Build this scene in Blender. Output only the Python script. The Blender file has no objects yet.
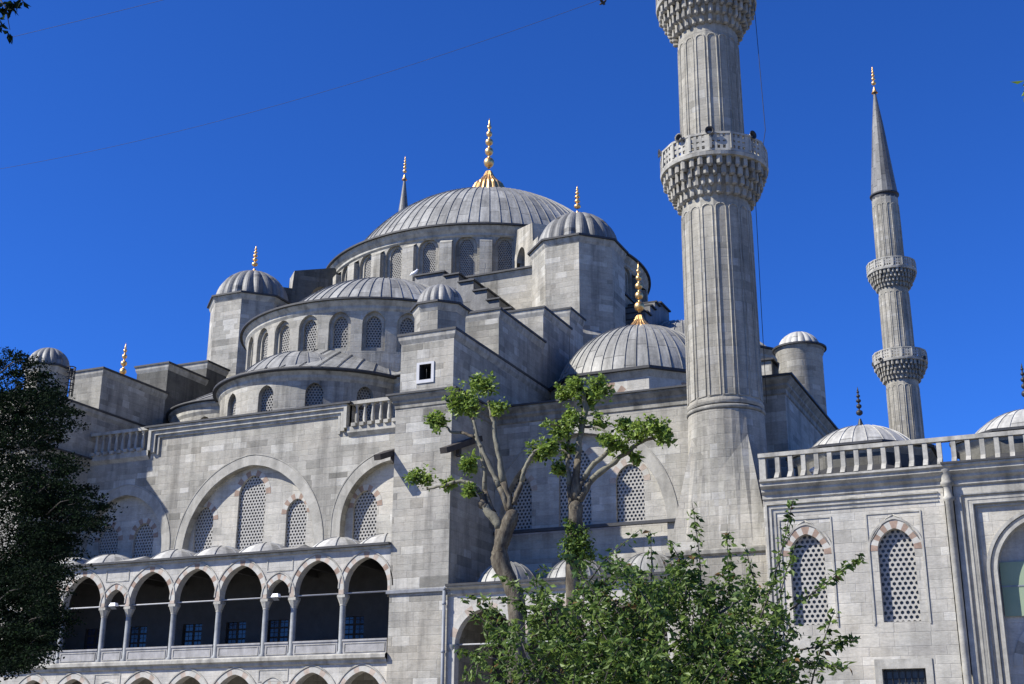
import bpy, math, random
from mathutils import Vector, Matrix
from math import sin, cos, pi, sqrt, atan2, floor
random.seed(7)
S = bpy.context.scene
COL = S.collection
# ------------------------------------------------------------------ camera, sky, sun, exposure
EL = math.radians(40.5); SX, SY = -0.783, -0.622
cam = bpy.data.cameras.new('camera'); cam.lens = 1271.92/1024*36; cam.sensor_width = 36
cam.clip_end = 3000; cam.clip_start = 0.1
co = bpy.data.objects.new('camera', cam); COL.objects.link(co); S.camera = co
R3 = ((0.910795638173703, 0.1253249734719941, 0.393376354790169),
      (0.4128148683899052, -0.29013849923004326, -0.8633675553903815),
      (0.0059321092355247365, 0.9487430117206567, -0.3159928919947973))
co.matrix_world = Matrix.Translation((39.318, -81.702, 0)) @ Matrix(R3).to_4x4()
W = bpy.data.worlds.new('World'); S.world = W; W.use_nodes = True
nt = W.node_tree; nt.nodes.clear()
sk = nt.nodes.new('ShaderNodeTexSky'); sk.sky_type = 'NISHITA'; sk.sun_disc = False
sk.sun_elevation = EL; sk.sun_rotation = atan2(SX, SY) % (2*pi)
sk.altitude = 1500; sk.air_density = 0.9; sk.dust_density = 0.0; sk.ozone_density = 5.0
bg = nt.nodes.new('ShaderNodeBackground'); bg.inputs[1].default_value = 0.056
wo = nt.nodes.new('ShaderNodeOutputWorld')
tn = nt.nodes.new('ShaderNodeMix'); tn.data_type = 'RGBA'; tn.blend_type = 'MULTIPLY'; tn.inputs[0].default_value = 1
tn.inputs[7].default_value = (.40, 1.01, 2.12, 1)      # the clean saturated blue of a dry spring sky
nt.links.new(sk.outputs[0], tn.inputs[6]); nt.links.new(tn.outputs[2], bg.inputs[0]); nt.links.new(bg.outputs[0], wo.inputs[0])
sl = bpy.data.lights.new('sun', 'SUN'); sl.energy = 5.0; sl.angle = math.radians(0.53); sl.color = (1, 0.965, 0.90)
so = bpy.data.objects.new('sun', sl); COL.objects.link(so)
so.rotation_euler = Vector((SX*cos(EL), SY*cos(EL), sin(EL))).to_track_quat('Z', 'Y').to_euler()
so.location = (-60, -60, 80)
S.view_settings.view_transform = 'Standard'; S.view_settings.look = 'None'
S.view_settings.exposure = 0.71; S.view_settings.gamma = 1
S.cycles.max_bounces = 5; S.cycles.diffuse_bounces = 3; S.cycles.transparent_max_bounces = 4

# ------------------------------------------------------------------ materials
class NT:
    def __init__(s, name):
        m = bpy.data.materials.new(name); m.use_nodes = True
        s.m = m; s.t = m.node_tree; s.t.nodes.clear()
        s.out = s.n('ShaderNodeOutputMaterial'); s.b = s.n('ShaderNodeBsdfPrincipled')
        s.l(s.b.outputs[0], s.out.inputs[0])
    def n(s, t, **k):
        x = s.t.nodes.new(t)
        for a, v in k.items(): setattr(x, a, v)
        return x
    def l(s, a, b): s.t.links.new(a, b)
    def put(s, v, sock):
        if hasattr(v, 'is_linked') or hasattr(v, 'links'): s.l(v, sock)
        else: sock.default_value = v
    def math(s, op, a, b=0.0, c=0.0):
        x = s.n('ShaderNodeMath', operation=op)
        s.put(a, x.inputs[0]); s.put(b, x.inputs[1]); s.put(c, x.inputs[2]); return x.outputs[0]
    def mix(s, f, a, b, mode='MIX'):
        x = s.n('ShaderNodeMix', data_type='RGBA', blend_type=mode)
        s.put(f, x.inputs[0]); s.put(a, x.inputs[6]); s.put(b, x.inputs[7]); return x.outputs[2]
    def noise(s, vec, scale, detail=3, rough=.55):
        x = s.n('ShaderNodeTexNoise'); s.l(vec, x.inputs['Vector'])
        x.inputs['Scale'].default_value = scale; x.inputs['Detail'].default_value = detail
        x.inputs['Roughness'].default_value = rough; return x.outputs[0]
    def ramp(s, f, stops):
        x = s.n('ShaderNodeValToRGB'); e = x.color_ramp.elements
        while len(e) < len(stops): e.new(0.5)
        for q, (p, c) in zip(e, stops): q.position = p; q.color = c if len(c) == 4 else (*c, 1)
        s.l(f, x.inputs[0]); return x.outputs[0]
    def pos(s): return s.n('ShaderNodeNewGeometry').outputs['Position']
    def bump(s, h, strength=.5, dist=.02):
        x = s.n('ShaderNodeBump'); x.inputs['Strength'].default_value = strength
        x.inputs['Distance'].default_value = dist; s.l(h, x.inputs['Height']); s.l(x.outputs[0], s.b.inputs['Normal'])
    def fin(s, rough=.8, spec=.3, metal=0):
        s.put(rough, s.b.inputs['Roughness']); s.b.inputs['Specular IOR Level'].default_value = spec
        s.b.inputs['Metallic'].default_value = metal; return s.m
def g(v, t=(1, 1, 1)): return (v*t[0], v*t[1], v*t[2], 1)

def ashlar(name, lo, mid, hi, bh=.42, bw=.95, tint=(1, .985, .95), streak=.35, mortar=.012, big=.3):
    N = NT(name); uv = N.n('ShaderNodeUVMap').outputs[0]
    sp = N.n('ShaderNodeSeparateXYZ'); N.l(uv, sp.inputs[0]); u, v = sp.outputs[0], sp.outputs[1]
    v1 = N.math('DIVIDE', v, bh)
    v1 = N.math('ADD', v1, N.math('MULTIPLY', N.math('SINE', N.math('MULTIPLY', v1, 1.9)), .16))
    row = N.math('FLOOR', v1)
    wr = N.n('ShaderNodeTexWhiteNoise', noise_dimensions='1D'); N.l(row, wr.inputs['W'])
    uu = N.math('ADD', N.math('DIVIDE', u, bw), N.math('MULTIPLY', wr.outputs[0], 17.3))
    uu = N.math('ADD', uu, N.math('MULTIPLY', N.math('SINE', N.math('ADD', N.math('MULTIPLY', uu, 2.3), row)), .3))
    col = N.math('FLOOR', uu); fu = N.math('FRACT', uu); fv = N.math('FRACT', v1)
    cb = N.n('ShaderNodeCombineXYZ'); N.l(col, cb.inputs[0]); N.l(row, cb.inputs[1])
    wn = N.n('ShaderNodeTexWhiteNoise', noise_dimensions='2D'); N.l(cb.outputs[0], wn.inputs['Vector'])
    du = N.math('MULTIPLY', N.math('MINIMUM', fu, N.math('SUBTRACT', 1, fu)), bw)
    dv = N.math('MULTIPLY', N.math('MINIMUM', fv, N.math('SUBTRACT', 1, fv)), bh)
    d = N.math('MINIMUM', du, dv)
    mr = N.n('ShaderNodeMapRange'); N.l(d, mr.inputs[0]); mr.inputs[1].default_value = mortar*.4; mr.inputs[2].default_value = mortar*1.6
    face = mr.outputs[0]
    P = N.pos()
    blockc = N.ramp(wn.outputs[0], [(0, g(lo, tint)), (.1, g(lo*.5+mid*.5, tint)), (.2, g(mid*.95, tint)), (.5, g(mid, tint)), (.75, g(mid*1.05, tint)), (.88, g(hi*.5+mid*.5, tint)), (1, g(hi, (1, .97, .86)))])
    hue = N.mix(wn.outputs[1] if False else N.math('MULTIPLY', N.math('FRACT', N.math('MULTIPLY', wn.outputs[0], 7.77)), .35), blockc, g(mid*1.02, (1.05, .98, .86)))
    n1 = N.noise(P, big, 5, .6); mh = N.n('ShaderNodeMapping'); N.l(P, mh.inputs[0]); mh.inputs['Scale'].default_value = (1, 1, 2.6)
    n2 = N.noise(mh.outputs[0], 2.6, 6, .7); n3 = N.noise(mh.outputs[0], 9, 5, .75)
    mp = N.n('ShaderNodeMapping'); N.l(P, mp.inputs[0]); mp.inputs['Scale'].default_value = (1.2, 1.2, .12)
    ns = N.noise(mp.outputs[0], 1.0, 5, .7)
    def fac(n, a, b, lo_, hi_):
        x = N.n('ShaderNodeMapRange'); N.l(n, x.inputs[0]); x.inputs[1].default_value = a; x.inputs[2].default_value = b
        x.inputs[3].default_value = lo_; x.inputs[4].default_value = hi_; return x.outputs[0]
    k = N.math('MULTIPLY', fac(n1, .3, .7, .78, 1.14), fac(n2, .25, .75, .82, 1.14))
    k = N.math('MULTIPLY', k, fac(n3, .3, .7, .84, 1.14))
    k = N.math('MULTIPLY', k, fac(ns, .46, .74, 1.0, 1-streak))
    n4 = N.noise(P, .9, 6, .75); n5 = N.noise(mh.outputs[0], .55, 6, .7)
    k = N.math('MULTIPLY', k, N.math('MULTIPLY', fac(n4, .53, .68, 1.0, .82), fac(n5, .3, .5, 1.1, 1.0)))
    k = N.math('MULTIPLY', k, fac(face, 0, 1, .9, 1))
    hue = N.mix(fac(n1, .45, .7, 0, .55), hue, g(mid*.98, (1.08, .97, .76)))
    c = N.mix(1.0, hue, k, 'MULTIPLY')
    N.l(c, N.b.inputs['Base Color'])
    h = N.math('ADD', N.math('MULTIPLY', face, .6), N.math('ADD', N.math('MULTIPLY', n3, .5), N.math('ADD', N.math('MULTIPLY', n2, .8), N.math('MULTIPLY', wn.outputs[0], .35))))
    N.bump(h, .55, .02)
    return N.fin(.85, .25)
M = {}
M['wall'] = ashlar('grey ashlar limestone', .20, .335, .53, .35, .95, (1, .955, .81), .5)
M['marble'] = ashlar('pale marble cladding', .40, .46, .55, .62, 1.3, (1, .965, .86), .35, .006)
M['court'] = ashlar('courtyard limestone', .32, .43, .55, .38, .85, (1, .955, .82), .3)
M['mina'] = ashlar('minaret limestone', .24, .32, .41, .34, .6, (1, .945, .78), .55)
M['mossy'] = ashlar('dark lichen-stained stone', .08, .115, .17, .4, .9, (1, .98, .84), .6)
M['old'] = ashlar('weathered drum stone', .26, .34, .43, .4, .9, (1, .95, .80), .7)

def plain(name, base, tint=(1, 1, 1), rough=.8, var=.25, streak=.0, bump=.3, scale=2.5, spec=.3, metal=0):
    N = NT(name); P = N.pos()
    n1 = N.noise(P, scale, 5, .65); n2 = N.noise(P, scale*7, 3)
    mp = N.n('ShaderNodeMapping'); N.l(P, mp.inputs[0]); mp.inputs['Scale'].default_value = (2.2, 2.2, .16)
    ns = N.noise(mp.outputs[0], 1, 3)
    def fac(n, a, b, lo_, hi_):
        x = N.n('ShaderNodeMapRange'); N.l(n, x.inputs[0]); x.inputs[1].default_value = a; x.inputs[2].default_value = b
        x.inputs[3].default_value = lo_; x.inputs[4].default_value = hi_; return x.outputs[0]
    k = N.math('MULTIPLY', fac(n1, .3, .7, 1-var, 1+var*.6), fac(n2, .3, .7, 1-var*.3, 1+var*.3))
    if streak: k = N.math('MULTIPLY', k, fac(ns, .45, .75, 1, 1-streak))
    N.l(N.mix(1.0, g(base, tint), k, 'MULTIPLY'), N.b.inputs['Base Color'])
    N.bump(N.math('ADD', n1, N.math('MULTIPLY', n2, .5)), bump, .02)
    return N.fin(rough, spec, metal)
M['trim'] = plain('carved limestone trim', .38, (1, .955, .82), var=.28, streak=.5)
M['trimdark'] = plain('weathered cornice stone', .26, (1, .95, .80), var=.35, streak=.6)
M['bandstone'] = plain('arch band stone', .38, (1, .95, .81), var=.2, streak=.3); M['bandstone2'] = plain('arch band stone worn', .33, (1, .95, .81), var=.25, streak=.3)
M['whitemarble'] = plain('white marble frame', .5, (1, .99, .98), var=.1, streak=.1)
M['parapet'] = plain('grey marble parapet', .33, (1, .97, .92), var=.25, streak=.3)
M['muq'] = plain('sooty stalactite carving', .31, (1, .94, .79), var=.4, streak=.4)
M['column'] = plain('blue grey marble column', .25, (.97, 1, .97), rough=.5, var=.3, streak=.2)
M['redstone'] = plain('red voussoir stone', .25, (1.12, .80, .60), var=.3)
M['pinkstone'] = plain('pinkish voussoir stone', .36, (1.1, .90, .72), var=.35)
M['palestone'] = plain('pale voussoir stone', .43, (1, .96, .84), var=.2)
M['edge'] = plain('dark lead edging', .045, (1, 1, 1.02), rough=.6, var=.3)
M['grille'] = plain('plaster window tracery', .35, (1, .96, .86), var=.15)
M['grilleold'] = plain('grey window tracery', .26, (1, .96, .86), var=.2)
M['gold'] = plain('gilded copper', .60, (1.25, .78, .32), rough=.42, var=.15, bump=.15, metal=1)
M['blackmetal'] = plain('blackened metal', .03, rough=.5, var=.3)
M['zinc'] = plain('zinc pipe', .22, (.92, .98, 1.06), rough=.45, var=.2)
M['grey'] = plain('grey painted metal', .35, rough=.5, var=.15)
M['whitepaint'] = plain('white painted metal', .75, rough=.4, var=.08)
M['wood'] = plain('old dark timber', .05, (1.1, .95, .8), var=.4)
M['inner'] = plain('shade-darkened plaster', .065, (1, .96, .9), var=.2)  # plaster colour lowered to paint in the shade of the deep interior
M['frame'] = plain('dark window joinery', .03, (1.2, .9, .7), var=.3)
M['cable'] = plain('black cable and opening shade', .03, rough=.7, var=.1)
def glass(name, c, r=.12):
    N = NT(name); N.b.inputs['Base Color'].default_value = c; return N.fin(r, .5)
M['glass'] = glass('dark window glass', (.045, .048, .045, 1), .35)
M['bluelitglass'] = glass('panes coloured as blue-lit', (.022, .03, .06, 1), .15)  # blue light on the panes is put into their base colour
def net():
    N = NT('green debris netting'); P = N.pos()
    n = N.noise(P, 30, 2); n2 = N.noise(P, 1.2, 4)
    c = N.mix(n2, (.20, .27, .17, 1), (.34, .38, .25, 1))
    c = N.mix(N.math('MULTIPLY', n, .6), c, (.14, .22, .16, 1)); N.l(c, N.b.inputs['Base Color']); return N.fin(.7, .2)
M['net'] = net()
def lead(name, base=.30, tint=(.97, 1, 1.04), pv=1.9, rough=.55):
    N = NT(name); uv = N.n('ShaderNodeUVMap').outputs[0]
    sp = N.n('ShaderNodeSeparateXYZ'); N.l(uv, sp.inputs[0]); u, v = sp.outputs[0], sp.outputs[1]
    gore = N.math('FLOOR', u)
    w1 = N.n('ShaderNodeTexWhiteNoise', noise_dimensions='1D'); N.l(gore, w1.inputs['W'])
    vv = N.math('ADD', N.math('DIVIDE', v, pv), w1.outputs[0]); pan = N.math('FLOOR', vv); fr = N.math('FRACT', vv)
    cb = N.n('ShaderNodeCombineXYZ'); N.l(gore, cb.inputs[0]); N.l(pan, cb.inputs[1])
    wn = N.n('ShaderNodeTexWhiteNoise', noise_dimensions='2D'); N.l(cb.outputs[0], wn.inputs['Vector'])
    P = N.pos(); n1 = N.noise(P, .5, 5, .65); n2 = N.noise(P, 5, 4, .65)
    cs = N.n('ShaderNodeCombineXYZ'); N.l(N.math('MULTIPLY', u, 2.6), cs.inputs[0]); N.l(N.math('MULTIPLY', v, .35), cs.inputs[1])
    ns = N.noise(cs.outputs[0], 1.0, 4)
    def fac(n, a, b, lo_, hi_):
        x = N.n('ShaderNodeMapRange'); N.l(n, x.inputs[0]); x.inputs[1].default_value = a; x.inputs[2].default_value = b
        x.inputs[3].default_value = lo_; x.inputs[4].default_value = hi_; return x.outputs[0]
    k = N.math('MULTIPLY', fac(wn.outputs[0], 0, 1, .76, 1.18), fac(n1, .3, .7, .72, 1.2))
    k = N.math('MULTIPLY', k, N.math('MULTIPLY', fac(n2, .3, .7, .82, 1.14), fac(ns, .35, .7, 1.2, .68)))
    seam = N.math('LESS_THAN', fr, .035)
    k = N.math('MULTIPLY', k, fac(seam, 0, 1, 1, .5))
    N.l(N.mix(1.0, g(base, tint), k, 'MULTIPLY'), N.b.inputs['Base Color'])
    N.bump(N.math('ADD', N.math('MULTIPLY', seam, 1.0), N.math('MULTIPLY', n2, .8)), .5, .03)
    return N.fin(rough, .4, 0.0)
M['lead'] = lead('weathered lead sheet', .27, (1, .98, .88))
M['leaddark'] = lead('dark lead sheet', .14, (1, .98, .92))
M['leadlight'] = lead('pale lead sheet', .38, (1, .97, .87))
M['leadflute'] = lead('streaked fluted lead', .2, (1, .98, .9), pv=9)
M['leadplain'] = plain('lead flashing', .2, (.97, 1, 1.04), rough=.55, var=.3, streak=.2)
def bark():
    N = NT('mottled plane bark'); P = N.pos()
    mp = N.n('ShaderNodeMapping'); N.l(P, mp.inputs[0]); mp.inputs['Scale'].default_value = (1, 1, .35)
    n = N.noise(mp.outputs[0], 7, 5, .7); n2 = N.noise(P, 25, 3)
    c = N.ramp(n, [(.3, (.035, .028, .02)), (.45, (.075, .062, .045)), (.57, (.12, .105, .075)), (.72, (.21, .19, .14))])
    N.l(c, N.b.inputs['Base Color']); N.bump(N.math('ADD', n, N.math('MULTIPLY', n2, .5)), .8, .03); return N.fin(.85, .2)
M['bark'] = bark()
M['barksunlit'] = plain('olive plane bark paled as sunlit', .17, (1, .94, .68), var=.45, bump=.8, scale=5)  # olive bark lightened in colour so the upper limbs look sunlit
M['barkdark'] = plain('dark bark', .06, (1.1, .95, .8), var=.4, bump=.8, scale=6)
def leaf(name, c, tr=.35):
    m = bpy.data.materials.new(name); m.use_nodes = True; t = m.node_tree; t.nodes.clear()
    o = t.nodes.new('ShaderNodeOutputMaterial'); mx = t.nodes.new('ShaderNodeMixShader'); d = t.nodes.new('ShaderNodeBsdfPrincipled')
    tl = t.nodes.new('ShaderNodeBsdfTranslucent'); ob = t.nodes.new('ShaderNodeNewGeometry')
    n = t.nodes.new('ShaderNodeTexNoise'); n.inputs['Scale'].default_value = 9; t.links.new(ob.outputs['Position'], n.inputs['Vector'])
    r = t.nodes.new('ShaderNodeValToRGB'); t.links.new(n.outputs[0], r.inputs[0])
    r.color_ramp.elements[0].position = .3; r.color_ramp.elements[1].position = .7
    r.color_ramp.elements[0].color = (c[0]*.6, c[1]*.65, c[2]*.6, 1); r.color_ramp.elements[1].color = (c[0]*1.35, c[1]*1.3, c[2]*1.3, 1)
    t.links.new(r.outputs[0], d.inputs['Base Color']); dk = c[1] < .05; d.inputs['Roughness'].default_value = .85 if dk else .5; d.inputs['Specular IOR Level'].default_value = .05 if dk else .3
    hs = t.nodes.new('ShaderNodeHueSaturation'); hs.inputs['Value'].default_value = 1.3; t.links.new(r.outputs[0], hs.inputs['Color'])
    t.links.new(hs.outputs[0], tl.inputs[0]); mx.inputs[0].default_value = tr
    t.links.new(d.outputs[0], mx.inputs[1]); t.links.new(tl.outputs[0], mx.inputs[2]); t.links.new(mx.outputs[0], o.inputs[0]); return m
M['leafA'] = leaf('fresh plane leaf', (.14, .21, .035)); M['leafA2'] = leaf('bright young plane leaf', (.22, .30, .055))
M['leafB'] = leaf('mid green leaf', (.06, .11, .022)); M['leafB2'] = leaf('light green leaf', (.13, .19, .04))
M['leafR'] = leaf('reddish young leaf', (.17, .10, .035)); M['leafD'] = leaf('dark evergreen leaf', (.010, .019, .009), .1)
M['leafD2'] = leaf('darkest evergreen leaf', (.006, .011, .006), .08); M['leafS'] = leaf('deep green leaf', (.02, .04, .012), .2)  # leafS is a deep green tone mixed in at random
M['ground'] = plain('dusty paving', .24, (1, .93, .78), var=.3, scale=.6)

# ------------------------------------------------------------------ mesh builder
OFF = {}
class MB:
    def __init__(s, T=None): s.v = []; s.f = []; s.m = []; s.uv = []; s.T = T; s.mats = []; s.sm = []
    def mi(s, mat):
        if mat not in s.mats: s.mats.append(mat)
        return s.mats.index(mat)
    def face(s, pts, mat, uv=None, smooth=False):
        if s.T: pts = [s.T(p) for p in pts]
        i = len(s.v); s.v += [tuple(p) for p in pts]; s.f.append(tuple(range(i, i+len(pts))))
        s.m.append(s.mi(mat)); s.uv.append(uv); s.sm.append(smooth)
    def box(s, x0, x1, y0, y1, z0, z1, mat, top=None, bottom=True):
        s.prism([(x0, y0), (x1, y0), (x1, y1), (x0, y1)], z0, z1, mat, top, bottom)
    def prism(s, poly, z0, z1, mat, top=None, bottom=True, poly2=None):
        q = poly2 or poly; n = len(poly)
        for i in range(n):
            a, b = poly[i], poly[(i+1) % n]; c, d = q[(i+1) % n], q[i]
            s.face([(a[0], a[1], z0), (b[0], b[1], z0), (c[0], c[1], z1), (d[0], d[1], z1)], mat)
        s.face([(p[0], p[1], z1) for p in q], top or mat)
        if bottom: s.face([(p[0], p[1], z0) for p in reversed(poly)], mat)
    def molding(s, poly, prof, mat, closed=True):
        # prof: list of (out, z) bottom to top
        rings = [[(*p, z) for p in offset(poly, d, closed)] for d, z in prof]
        n = len(poly); cnt = n if closed else n-1
        for r0, r1 in zip(rings, rings[1:]):
            for i in range(cnt):
                j = (i+1) % n; s.face([r0[i], r0[j], r1[j], r1[i]], mat)
    def lathe(s, cx, cy, prof, n, mat, a0=0, a1=2*pi, smooth=True, keep=None, ngore=None, rmod=None):
        full = abs(a1-a0-2*pi) < 1e-6
        arc = [0]
        for (r0, z0), (r1, z1) in zip(prof, prof[1:]): arc.append(arc[-1]+math.hypot(r1-r0, z1-z0))
        for i in range(n):
            t0 = a0+(a1-a0)*i/n; t1 = a0+(a1-a0)*(i+1)/n
            for k in range(len(prof)-1):
                (r0, z0), (r1, z1) = prof[k], prof[k+1]
                m0 = rmod(t0) if rmod else 1; m1 = rmod(t1) if rmod else 1
                P = [(cx+r0*m0*cos(t0), cy+r0*m0*sin(t0), z0), (cx+r0*m1*cos(t1), cy+r0*m1*sin(t1), z0),
                     (cx+r1*m1*cos(t1), cy+r1*m1*sin(t1), z1), (cx+r1*m0*cos(t0), cy+r1*m0*sin(t0), z1)]
                if keep and not keep(sum(p[0] for p in P)/4, sum(p[1] for p in P)/4, (z0+z1)/2): continue
                R = max(prof[0][0], .1)
                if ngore: ua, ub = ngore*i/n+.001, ngore*(i+1)/n-.001
                else: ua, ub = R*t0, R*t1
                va, vb = (arc[k], arc[k+1]) if ngore else (z0, z1)
                if abs(z1-z0) < .25*abs(r1-r0) and not ngore: va, vb = r0, r1
                uv = [(ua, va), (ub, va), (ub, vb), (ua, vb)]
                if r0 < 1e-4: P = [P[0], P[2], P[3]]; uv = [uv[0], uv[2], uv[3]]
                elif r1 < 1e-4: P = P[:3]; uv = uv[:3]
                s.face(P, mat, uv, smooth)
    def tube(s, pts, rads, mat, n=7, smooth=True, cap=True):
        pts = [Vector(p) for p in pts]; rings = []
        if not hasattr(rads, '__len__'): rads = [rads]*len(pts)
        up = Vector((0.13, 0.2, 1)).normalized(); L = 0
        for i, p in enumerate(pts):
            d = (pts[min(i+1, len(pts)-1)]-pts[max(i-1, 0)]).normalized()
            x = d.cross(up)
            if x.length < .15: x = d.cross(Vector((1, 0, 0)))
            x.normalize(); y = d.cross(x)
            if rings and x.dot(px) < 0: x = -x; y = -y
            px = x
            rings.append([p+rads[i]*(cos(2*pi*k/n)*x+sin(2*pi*k/n)*y) for k in range(n)])
        for i in range(len(rings)-1):
            for k in range(n):
                j = (k+1) % n; s.face([rings[i][k], rings[i][j], rings[i+1][j], rings[i+1][k]], mat, None, smooth)
        if cap: s.face(list(reversed(rings[0])), mat); s.face(rings[-1], mat)
    def ball(s, c, r, mat, nu=10, nv=6, sz=1):
        s.lathe(c[0], c[1], [(max(r*sin(pi*k/nv), 0), c[2]-r*sz*cos(pi*k/nv)) for k in range(nv+1)], nu, mat)
    def build(s, name, parent=None, link=True, weld=True):
        me = bpy.data.meshes.new(name)
        off = OFF.get(parent.name, Vector((0, 0, 0))) if parent else Vector((0, 0, 0))
        verts = s.v; faces = s.f
        if weld:
            key = {}; idx = []; nv = []
            for p in verts:
                k = (round(p[0], 4), round(p[1], 4), round(p[2], 4))
                if k not in key: key[k] = len(nv); nv.append(p)
                idx.append(key[k])
            nf = []; keepi = []
            for fi, f in enumerate(faces):
                q = []
                for i in f:
                    a = idx[i]
                    if a not in q: q.append(a)
                nf.append(q)
        else: nv = verts; nf = faces
        F = []; MI = []; UV = []; SM = []
        for fi, q in enumerate(nf):
            if len(q) < 3: continue
            uv = s.uv[fi]
            if uv and len(uv) != len(q): uv = None
            P = [Vector(nv[i]) for i in q]
            if uv is None:
                nrm = Vector((0, 0, 0))
                for a in range(len(P)):
                    A = P[a]; B = P[(a+1) % len(P)]
                    nrm += Vector(((A.y-B.y)*(A.z+B.z), (A.z-B.z)*(A.x+B.x), (A.x-B.x)*(A.y+B.y)))
                if nrm.length > 0: nrm.normalize()
                if abs(nrm.z) > .8: uv = [(p.x, p.y) for p in P]
                else:
                    t = Vector((-nrm.y, nrm.x, 0)); t.normalize(); uv = [(p.dot(t), p.z) for p in P]
            F.append(q); MI.append(s.m[fi]); SM.append(s.sm[fi]); UV += [c for p in uv for c in p]
        me.from_pydata([(p[0]-off.x, p[1]-off.y, p[2]-off.z) for p in nv], [], F)
        me.polygons.foreach_set('material_index', MI); me.polygons.foreach_set('use_smooth', SM)
        ul = me.uv_layers.new(name='UVMap'); ul.data.foreach_set('uv', UV)
        for m in s.mats: me.materials.append(M[m])
        me.update()
        if not link: return me
        o = bpy.data.objects.new(name, me); COL.objects.link(o)
        if parent: o.parent = parent; OFF[o.name] = off
        return o
def offset(poly, d, closed=True):
    n = len(poly); out = []
    for i in range(n):
        p = Vector(poly[i][:2])
        a = Vector(poly[i-1][:2]) if (closed or i > 0) else None
        b = Vector(poly[(i+1) % n][:2]) if (closed or i < n-1) else None
        def nr(q, r): t = (r-q).normalized(); return Vector((t.y, -t.x))
        if a is None: m = nr(p, b); k = 1
        elif b is None: m = nr(a, p); k = 1
        else:
            n1, n2 = nr(a, p), nr(p, b); m = (n1+n2).normalized(); k = 1/max(m.dot(n1), .3)
        out.append((p.x+m.x*d*k, p.y+m.y*d*k))
    return out
def rect(x0, x1, y0, y1): return [(x0, y0), (x1, y0), (x1, y1), (x0, y1)]
def ngon(cx, cy, R, n, a0=0): return [(cx+R*cos(a0+2*pi*i/n), cy+R*sin(a0+2*pi*i/n)) for i in range(n)]
def octa(cx, cy, ap): return ngon(cx, cy, ap/cos(pi/8), 8, pi/8)
def thing(name, label, cat, loc, group=None):
    o = bpy.data.objects.new(name, None); COL.objects.link(o); o.location = loc; o.empty_display_size = .5
    o['label'] = label; o['category'] = cat
    if group: o['group'] = group
    OFF[o.name] = Vector(loc); return o
def tag(o, label, cat, group=None):
    o['label'] = label; o['category'] = cat
    if group: o['group'] = group
    return o
def rot90(p): return (-p[1], p[0], p[2])
def mirx(p): return (-p[0], p[1], p[2])

# ------------------------------------------------------------------ wall strips with arched holes
def arch_h(x, a, k):
    R = k*a; return sqrt(max(R*R-(abs(x)+R-a)**2, 0))
class Hole:   # uc centre, a half width, z0 sill, zs spring, k pointedness (0 = rectangle, zs = top)
    def __init__(s, uc, a, z0, zs, k=1.2): s.uc, s.a, s.z0, s.zs, s.k = uc, a, z0, zs, k
    def top(s, u): return s.zs+(arch_h(u-s.uc, s.a, s.k) if s.k else 0)
    def cols(s, n=14):
        if not s.k: return [s.uc-s.a, s.uc+s.a]
        return [s.uc-s.a*cos(pi*i/n) for i in range(n+1)]
    def apex(s): return s.top(s.uc)
def strip(mb, mapf, u0, u1, z0, z1, holes, mat, depth=.3, du=None, inmat=None):
    us = {round(u0, 5), round(u1, 5)}
    for h in holes:
        for u in h.cols(): us.add(round(u, 5))
    if du:
        n = max(1, int((u1-u0)/du))
        for i in range(n+1):
            u = u0+(u1-u0)*i/n
            if not any(abs(u-h.uc) < h.a+.02 for h in holes): us.add(round(u, 5))
    us = sorted(us)
    def q(a, b, za, zb, zc, zd):  # bottom a za, bottom b zb, top b zc, top a zd
        mb.face([mapf(a, za, 0), mapf(b, zb, 0), mapf(b, zc, 0), mapf(a, zd, 0)], mat, [(a, za), (b, zb), (b, zc), (a, zd)])
    for a, b in zip(us, us[1:]):
        if b-a < 1e-5: continue
        m = (a+b)/2; H = [h for h in holes if abs(m-h.uc) < h.a]
        if not H: q(a, b, z0, z0, z1, z1); continue
        h = H[0]; ta, tb = h.top(a), h.top(b)
        if h.z0 > z0+1e-4: q(a, b, z0, z0, h.z0, h.z0)
        if z1-min(ta, tb) > 1e-4: q(a, b, ta, tb, z1, z1)
        im = inmat or mat
        mb.face([mapf(a, ta, 0), mapf(b, tb, 0), mapf(b, tb, depth), mapf(a, ta, depth)], im)
        if h.z0 > z0+1e-4: mb.face([mapf(b, h.z0, 0), mapf(a, h.z0, 0), mapf(a, h.z0, depth), mapf(b, h.z0, depth)], im)
    for h in holes:
        for sgn in (-1, 1):
            u = h.uc+sgn*h.a; e = [mapf(u, h.z0, 0), mapf(u, h.zs, 0), mapf(u, h.zs, depth), mapf(u, h.z0, depth)]
            mb.face(e if sgn < 0 else e[::-1], inmat or mat)
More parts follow.
